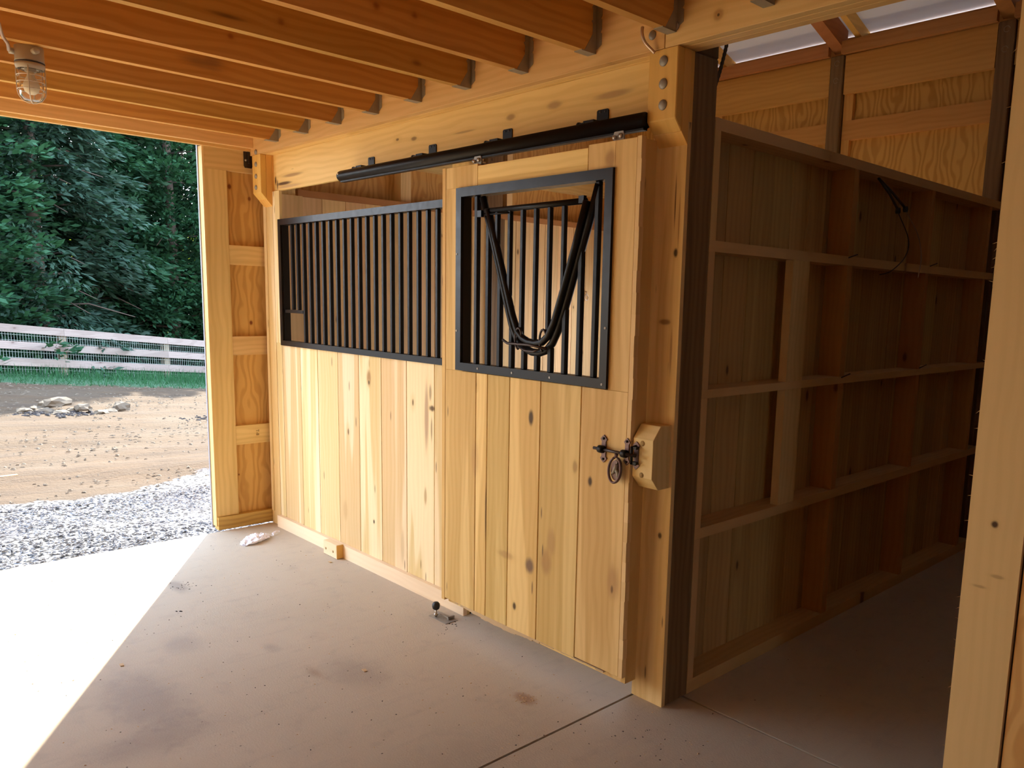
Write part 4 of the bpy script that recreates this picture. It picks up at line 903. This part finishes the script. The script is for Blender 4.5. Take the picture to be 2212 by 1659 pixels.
# trees
def bough_mesh(seed, H, R, mat, droop, style):
    rs = np.random.RandomState(seed); V = []; F = []; rn = []
    nb = int(H * 52)
    tv = []; 
    for i in range(nb):
        h = rs.uniform(.02, 1) ** .9 * H; az = rs.uniform(0, 2 * PI); r = R * (1 - (h / H) ** 1.6) * rs.uniform(.55, 1.08) + .15
        d = np.array([math.cos(az), math.sin(az), 0]); sidev = np.array([-d[1], d[0], 0]); k0 = rs.uniform(-.05, .25); tone = rs.uniform(0, 1)
        n = int(r * 62)
        u = rs.uniform(.28, 1.0, n) ** .75; hw = .34 * r * (1 - u * .75) + .03
        sv = rs.uniform(-1, 1, n)
        base = d[None] * (u * r)[:, None] + sidev[None] * (sv * hw)[:, None]; base[:, 2] = h + k0 * u * r - droop * (u ** 2) * r + rs.normal(0, .05, n) - abs(sv) * hw * .35
        dirv = d[None] * 1.0 + sidev[None] * (sv * .9)[:, None] + rs.normal(0, .28, (n, 3)); dirv[:, 2] += (.12 if style == 0 else -.22); dirv /= np.linalg.norm(dirv, axis=1)[:, None]
        L = rs.uniform(.10, .21, n) if style == 0 else rs.uniform(.12, .22, n); W = L * (.22 if style == 0 else .16)
        up = rs.normal(0, .5, (n, 3)); up[:, 2] += 1; wv = np.cross(dirv, up); wv /= np.linalg.norm(wv, axis=1)[:, None]
        t = base + dirv * L[:, None]; md = base + dirv * (L * .45)[:, None]
        a = md + wv * W[:, None]; b = md - wv * W[:, None]
        o = len(V) if not V else sum(len(x) for x in V)
        blk = np.stack([base, a, t, b], 1).reshape(-1, 3); V.append(blk); idx = np.arange(n) * 4 + o; F.append(np.stack([idx, idx + 1, idx + 2, idx + 3], 1)); rn.append(np.clip(tone * .6 + rs.rand(n) * .5, 0, 1))
    V = np.concatenate(V); F = np.concatenate(F); rn = np.concatenate(rn)
    me = bpy.data.meshes.new('foliage'); me.from_pydata(V.tolist(), [], F.tolist()); ra = me.attributes.new('rnd', 'FLOAT', 'FACE'); ra.data.foreach_set('value', rn.astype('f')); me.materials.append(M[mat]); return me
def trunk_mesh(seed, H, R):
    rs = random.Random(seed); m = MB(); m.tube([(0, 0, -.3), (.03, .02, H * .3), (-.04, .03, H * .6), (0, 0, H * .97)], [.15, .12, .075, .012], 9)
    for i in range(46):
        h = rs.uniform(.05, .9) * H; az = rs.uniform(0, 2 * PI); r = R * (1 - (h / H) ** 1.6) * .8
        m.tube([(0, 0, h), (math.cos(az) * r * .5, math.sin(az) * r * .5, h + .03 * r), (math.cos(az) * r, math.sin(az) * r, h - .1 * r)], [.022, .014, .005], 5)
    return m
kinds = []
for sd, H, R, mt, dp, st, lab in ((11, 8.2, 2.3, 'conifer', .18, 0, 'feathery dark green cedar'), (12, 8.0, 2.1, 'spruce', .34, 1, 'grey green drooping spruce'), (13, 7.6, 2.0, 'conifer', .24, 1, 'dense mid green cypress')):
    kinds.append((bough_mesh(sd, H, R, mt, dp, st), trunk_mesh(sd, H, R), lab))
tm = {}
un = dr.normalized()
spots = [(-4.4, 2.9, 0, 1.), (-2.2, 2.6, 1, .95), (-.9, 2.3, 0, 1.0), (1.15, 2.1, 1, 1.0), (3.0, 2.9, 2, 1.02), (4.7, 2.3, 0, .92), (6.3, 2.8, 2, 1.), (8.2, 2.5, 1, .96), (10.2, 2.7, 0, .95), (12.3, 2.9, 2, 1.0), (14.5, 2.6, 1, 1.0), (16.8, 2.8, 0, 1.0),
         (-3.2, 5.6, 2, 1.0), (.2, 5.4, 1, .98), (2.2, 5.8, 0, 1.02), (4.0, 5.5, 2, .95), (6.0, 5.7, 1, 1.0), (8.0, 5.5, 0, 1.0), (10.5, 5.5, 2, 1.0), (13.2, 5.6, 0, 1.0), (16., 5.6, 1, 1.0)]
row = {0: 0, 1: 0}
for i, (s, off_, k, sc) in enumerate(spots):
    c = P1 + un * s - nrm * off_; z = fz(s / dr.length); fo, tr, lab = kinds[k]; r_ = 0 if off_ < 4 else 1; row[r_] += 1
    r = thing('conifer_tree', '%s, %s from the left in the %s row beyond the fence' % (lab, ordn[row[r_] - 1], ('front', 'rear')[r_]), 'tree', (c.x, c.y, z), 'conifers behind the fence')
    r.rotation_euler.z = i * 1.3; hz = 1.42 if off_ < 4 and 3.5 < s < 7 else 1.24; r.scale = (sc * 1.08, sc * 1.08, sc * hz)
    f = bpy.data.objects.new('foliage', fo); COL.objects.link(f); f.parent = r
    if k not in tm: o = tr.build('trunk', 'bark'); tm[k] = o.data; o.parent = r
    else: o = bpy.data.objects.new('trunk', tm[k]); COL.objects.link(o); o.parent = r
# sunlit shrubs beyond
def shrub_mesh(seed, R, H):
    rs = np.random.RandomState(seed); n = 5200; p = rs.normal(0, 1, (n, 3)); p /= np.linalg.norm(p, axis=1)[:, None]; p *= rs.uniform(.55, 1, n)[:, None] ** .5; p *= np.array([R, R, H / 2]); p[:, 2] += H / 2
    d = rs.normal(0, 1, (n, 3)); d /= np.linalg.norm(d, axis=1)[:, None]; u = rs.normal(0, 1, (n, 3)); w = np.cross(d, u); w /= np.linalg.norm(w, axis=1)[:, None]
    L = rs.uniform(.06, .13, n)[:, None]; V = np.stack([p, p + d * L * .5 + w * L * .35, p + d * L, p + d * L * .5 - w * L * .35], 1).reshape(-1, 3)
    me = bpy.data.meshes.new('leaves'); me.from_pydata(V.tolist(), [], np.arange(4 * n).reshape(-1, 4).tolist()); ra = me.attributes.new('rnd', 'FLOAT', 'FACE'); ra.data.foreach_set('value', rs.rand(n).astype('f')); me.materials.append(M['yellowleaf']); return me
sh = shrub_mesh(5, 1.5, 3.4)
for i, s in enumerate((-5, -2.6, -.2, 2.0, 4.4, 6.8, 9.4, 12)):
    c = P1 + un * s - nrm * 9.5; r = thing('shrub', 'sunlit yellow green shrub behind the conifers, %s from the left' % ordn[i], 'shrub', (c.x, c.y, fz(s / 2.33) - .2), 'sunlit shrubs behind the conifers')
    f = bpy.data.objects.new('leaves', sh); COL.objects.link(f); f.parent = r; r.rotation_euler.z = i; r.scale = (1.3, 1.3, 1.35 + .2 * (i % 3))
    m = MB(); m.tube([(0, 0, -.2), (.05, 0, 1.2), (0, .05, 2.6)], [.05, .035, .01], 6); o = m.build('stem', 'bark'); o.parent = r

# ------------------------------------------------------------------ light
az = Vector((-.843, .54, 0)).normalized(); EL = math.radians(38)
sd = (az * math.cos(EL) + Vector((0, 0, math.sin(EL))))
sl = bpy.data.lights.new('sun', 'SUN'); sl.energy = 6.0; sl.angle = math.radians(.53); sl.color = (1.0, .90, .74)
so = bpy.data.objects.new('sun', sl); COL.objects.link(so); so.rotation_euler = (-sd).to_track_quat('-Z', 'Y').to_euler(); so.location = (-20, 12, 20)
w = bpy.data.worlds.new('sky'); S.world = w; w.use_nodes = True; nt = w.node_tree; nt.nodes.clear(); T = NT(nt)
tc = T.n('ShaderNodeTexCoord'); sep = T.n('ShaderNodeSeparateXYZ'); nt.links.new(tc.outputs['Generated'], sep.inputs[0])
c = T.mix(T.ramp(sep.outputs[2], -.02, .6), (.88, .93, 1.0), (.55, .72, 1.0))
bg = T.n('ShaderNodeBackground'); nt.links.new(c, bg.inputs[0]); bg.inputs[1].default_value = 2.1
ow = T.n('ShaderNodeOutputWorld'); nt.links.new(bg.outputs[0], ow.inputs[0])

# ------------------------------------------------------------------ camera
yaw, pitch, roll, f, ox, oy = -.7994, -.1513, .0247, 1741.34, 103.4, 85.5
cy, sy, cp, sp = math.cos(yaw), math.sin(yaw), math.cos(pitch), math.sin(pitch)
fw = Vector((sy * cp, cy * cp, sp)); rt = Vector((cy, -sy, 0)); up = rt.cross(fw)
r2 = rt * math.cos(roll) + up * math.sin(roll); u2 = up * math.cos(roll) - rt * math.sin(roll)
cd = bpy.data.cameras.new('camera'); co = bpy.data.objects.new('camera', cd); COL.objects.link(co)
co.matrix_world = Matrix(((r2.x, u2.x, -fw.x, 0), (r2.y, u2.y, -fw.y, 0), (r2.z, u2.z, -fw.z, 1.6), (0, 0, 0, 1)))
cd.sensor_fit = 'HORIZONTAL'; cd.sensor_width = 36; cd.lens = 36 * f / 2212; cd.shift_x = -ox / 2212; cd.shift_y = oy / 2212
cd.clip_start = .05; cd.clip_end = 300
S.camera = co
S.view_settings.view_transform = 'Standard'; S.view_settings.look = 'None'; S.view_settings.gamma = 1; S.view_settings.use_curve_mapping = False
S.view_settings.exposure = 2.0
S.cycles.max_bounces = 12; S.cycles.diffuse_bounces = 8; S.cycles.transparent_max_bounces = 8
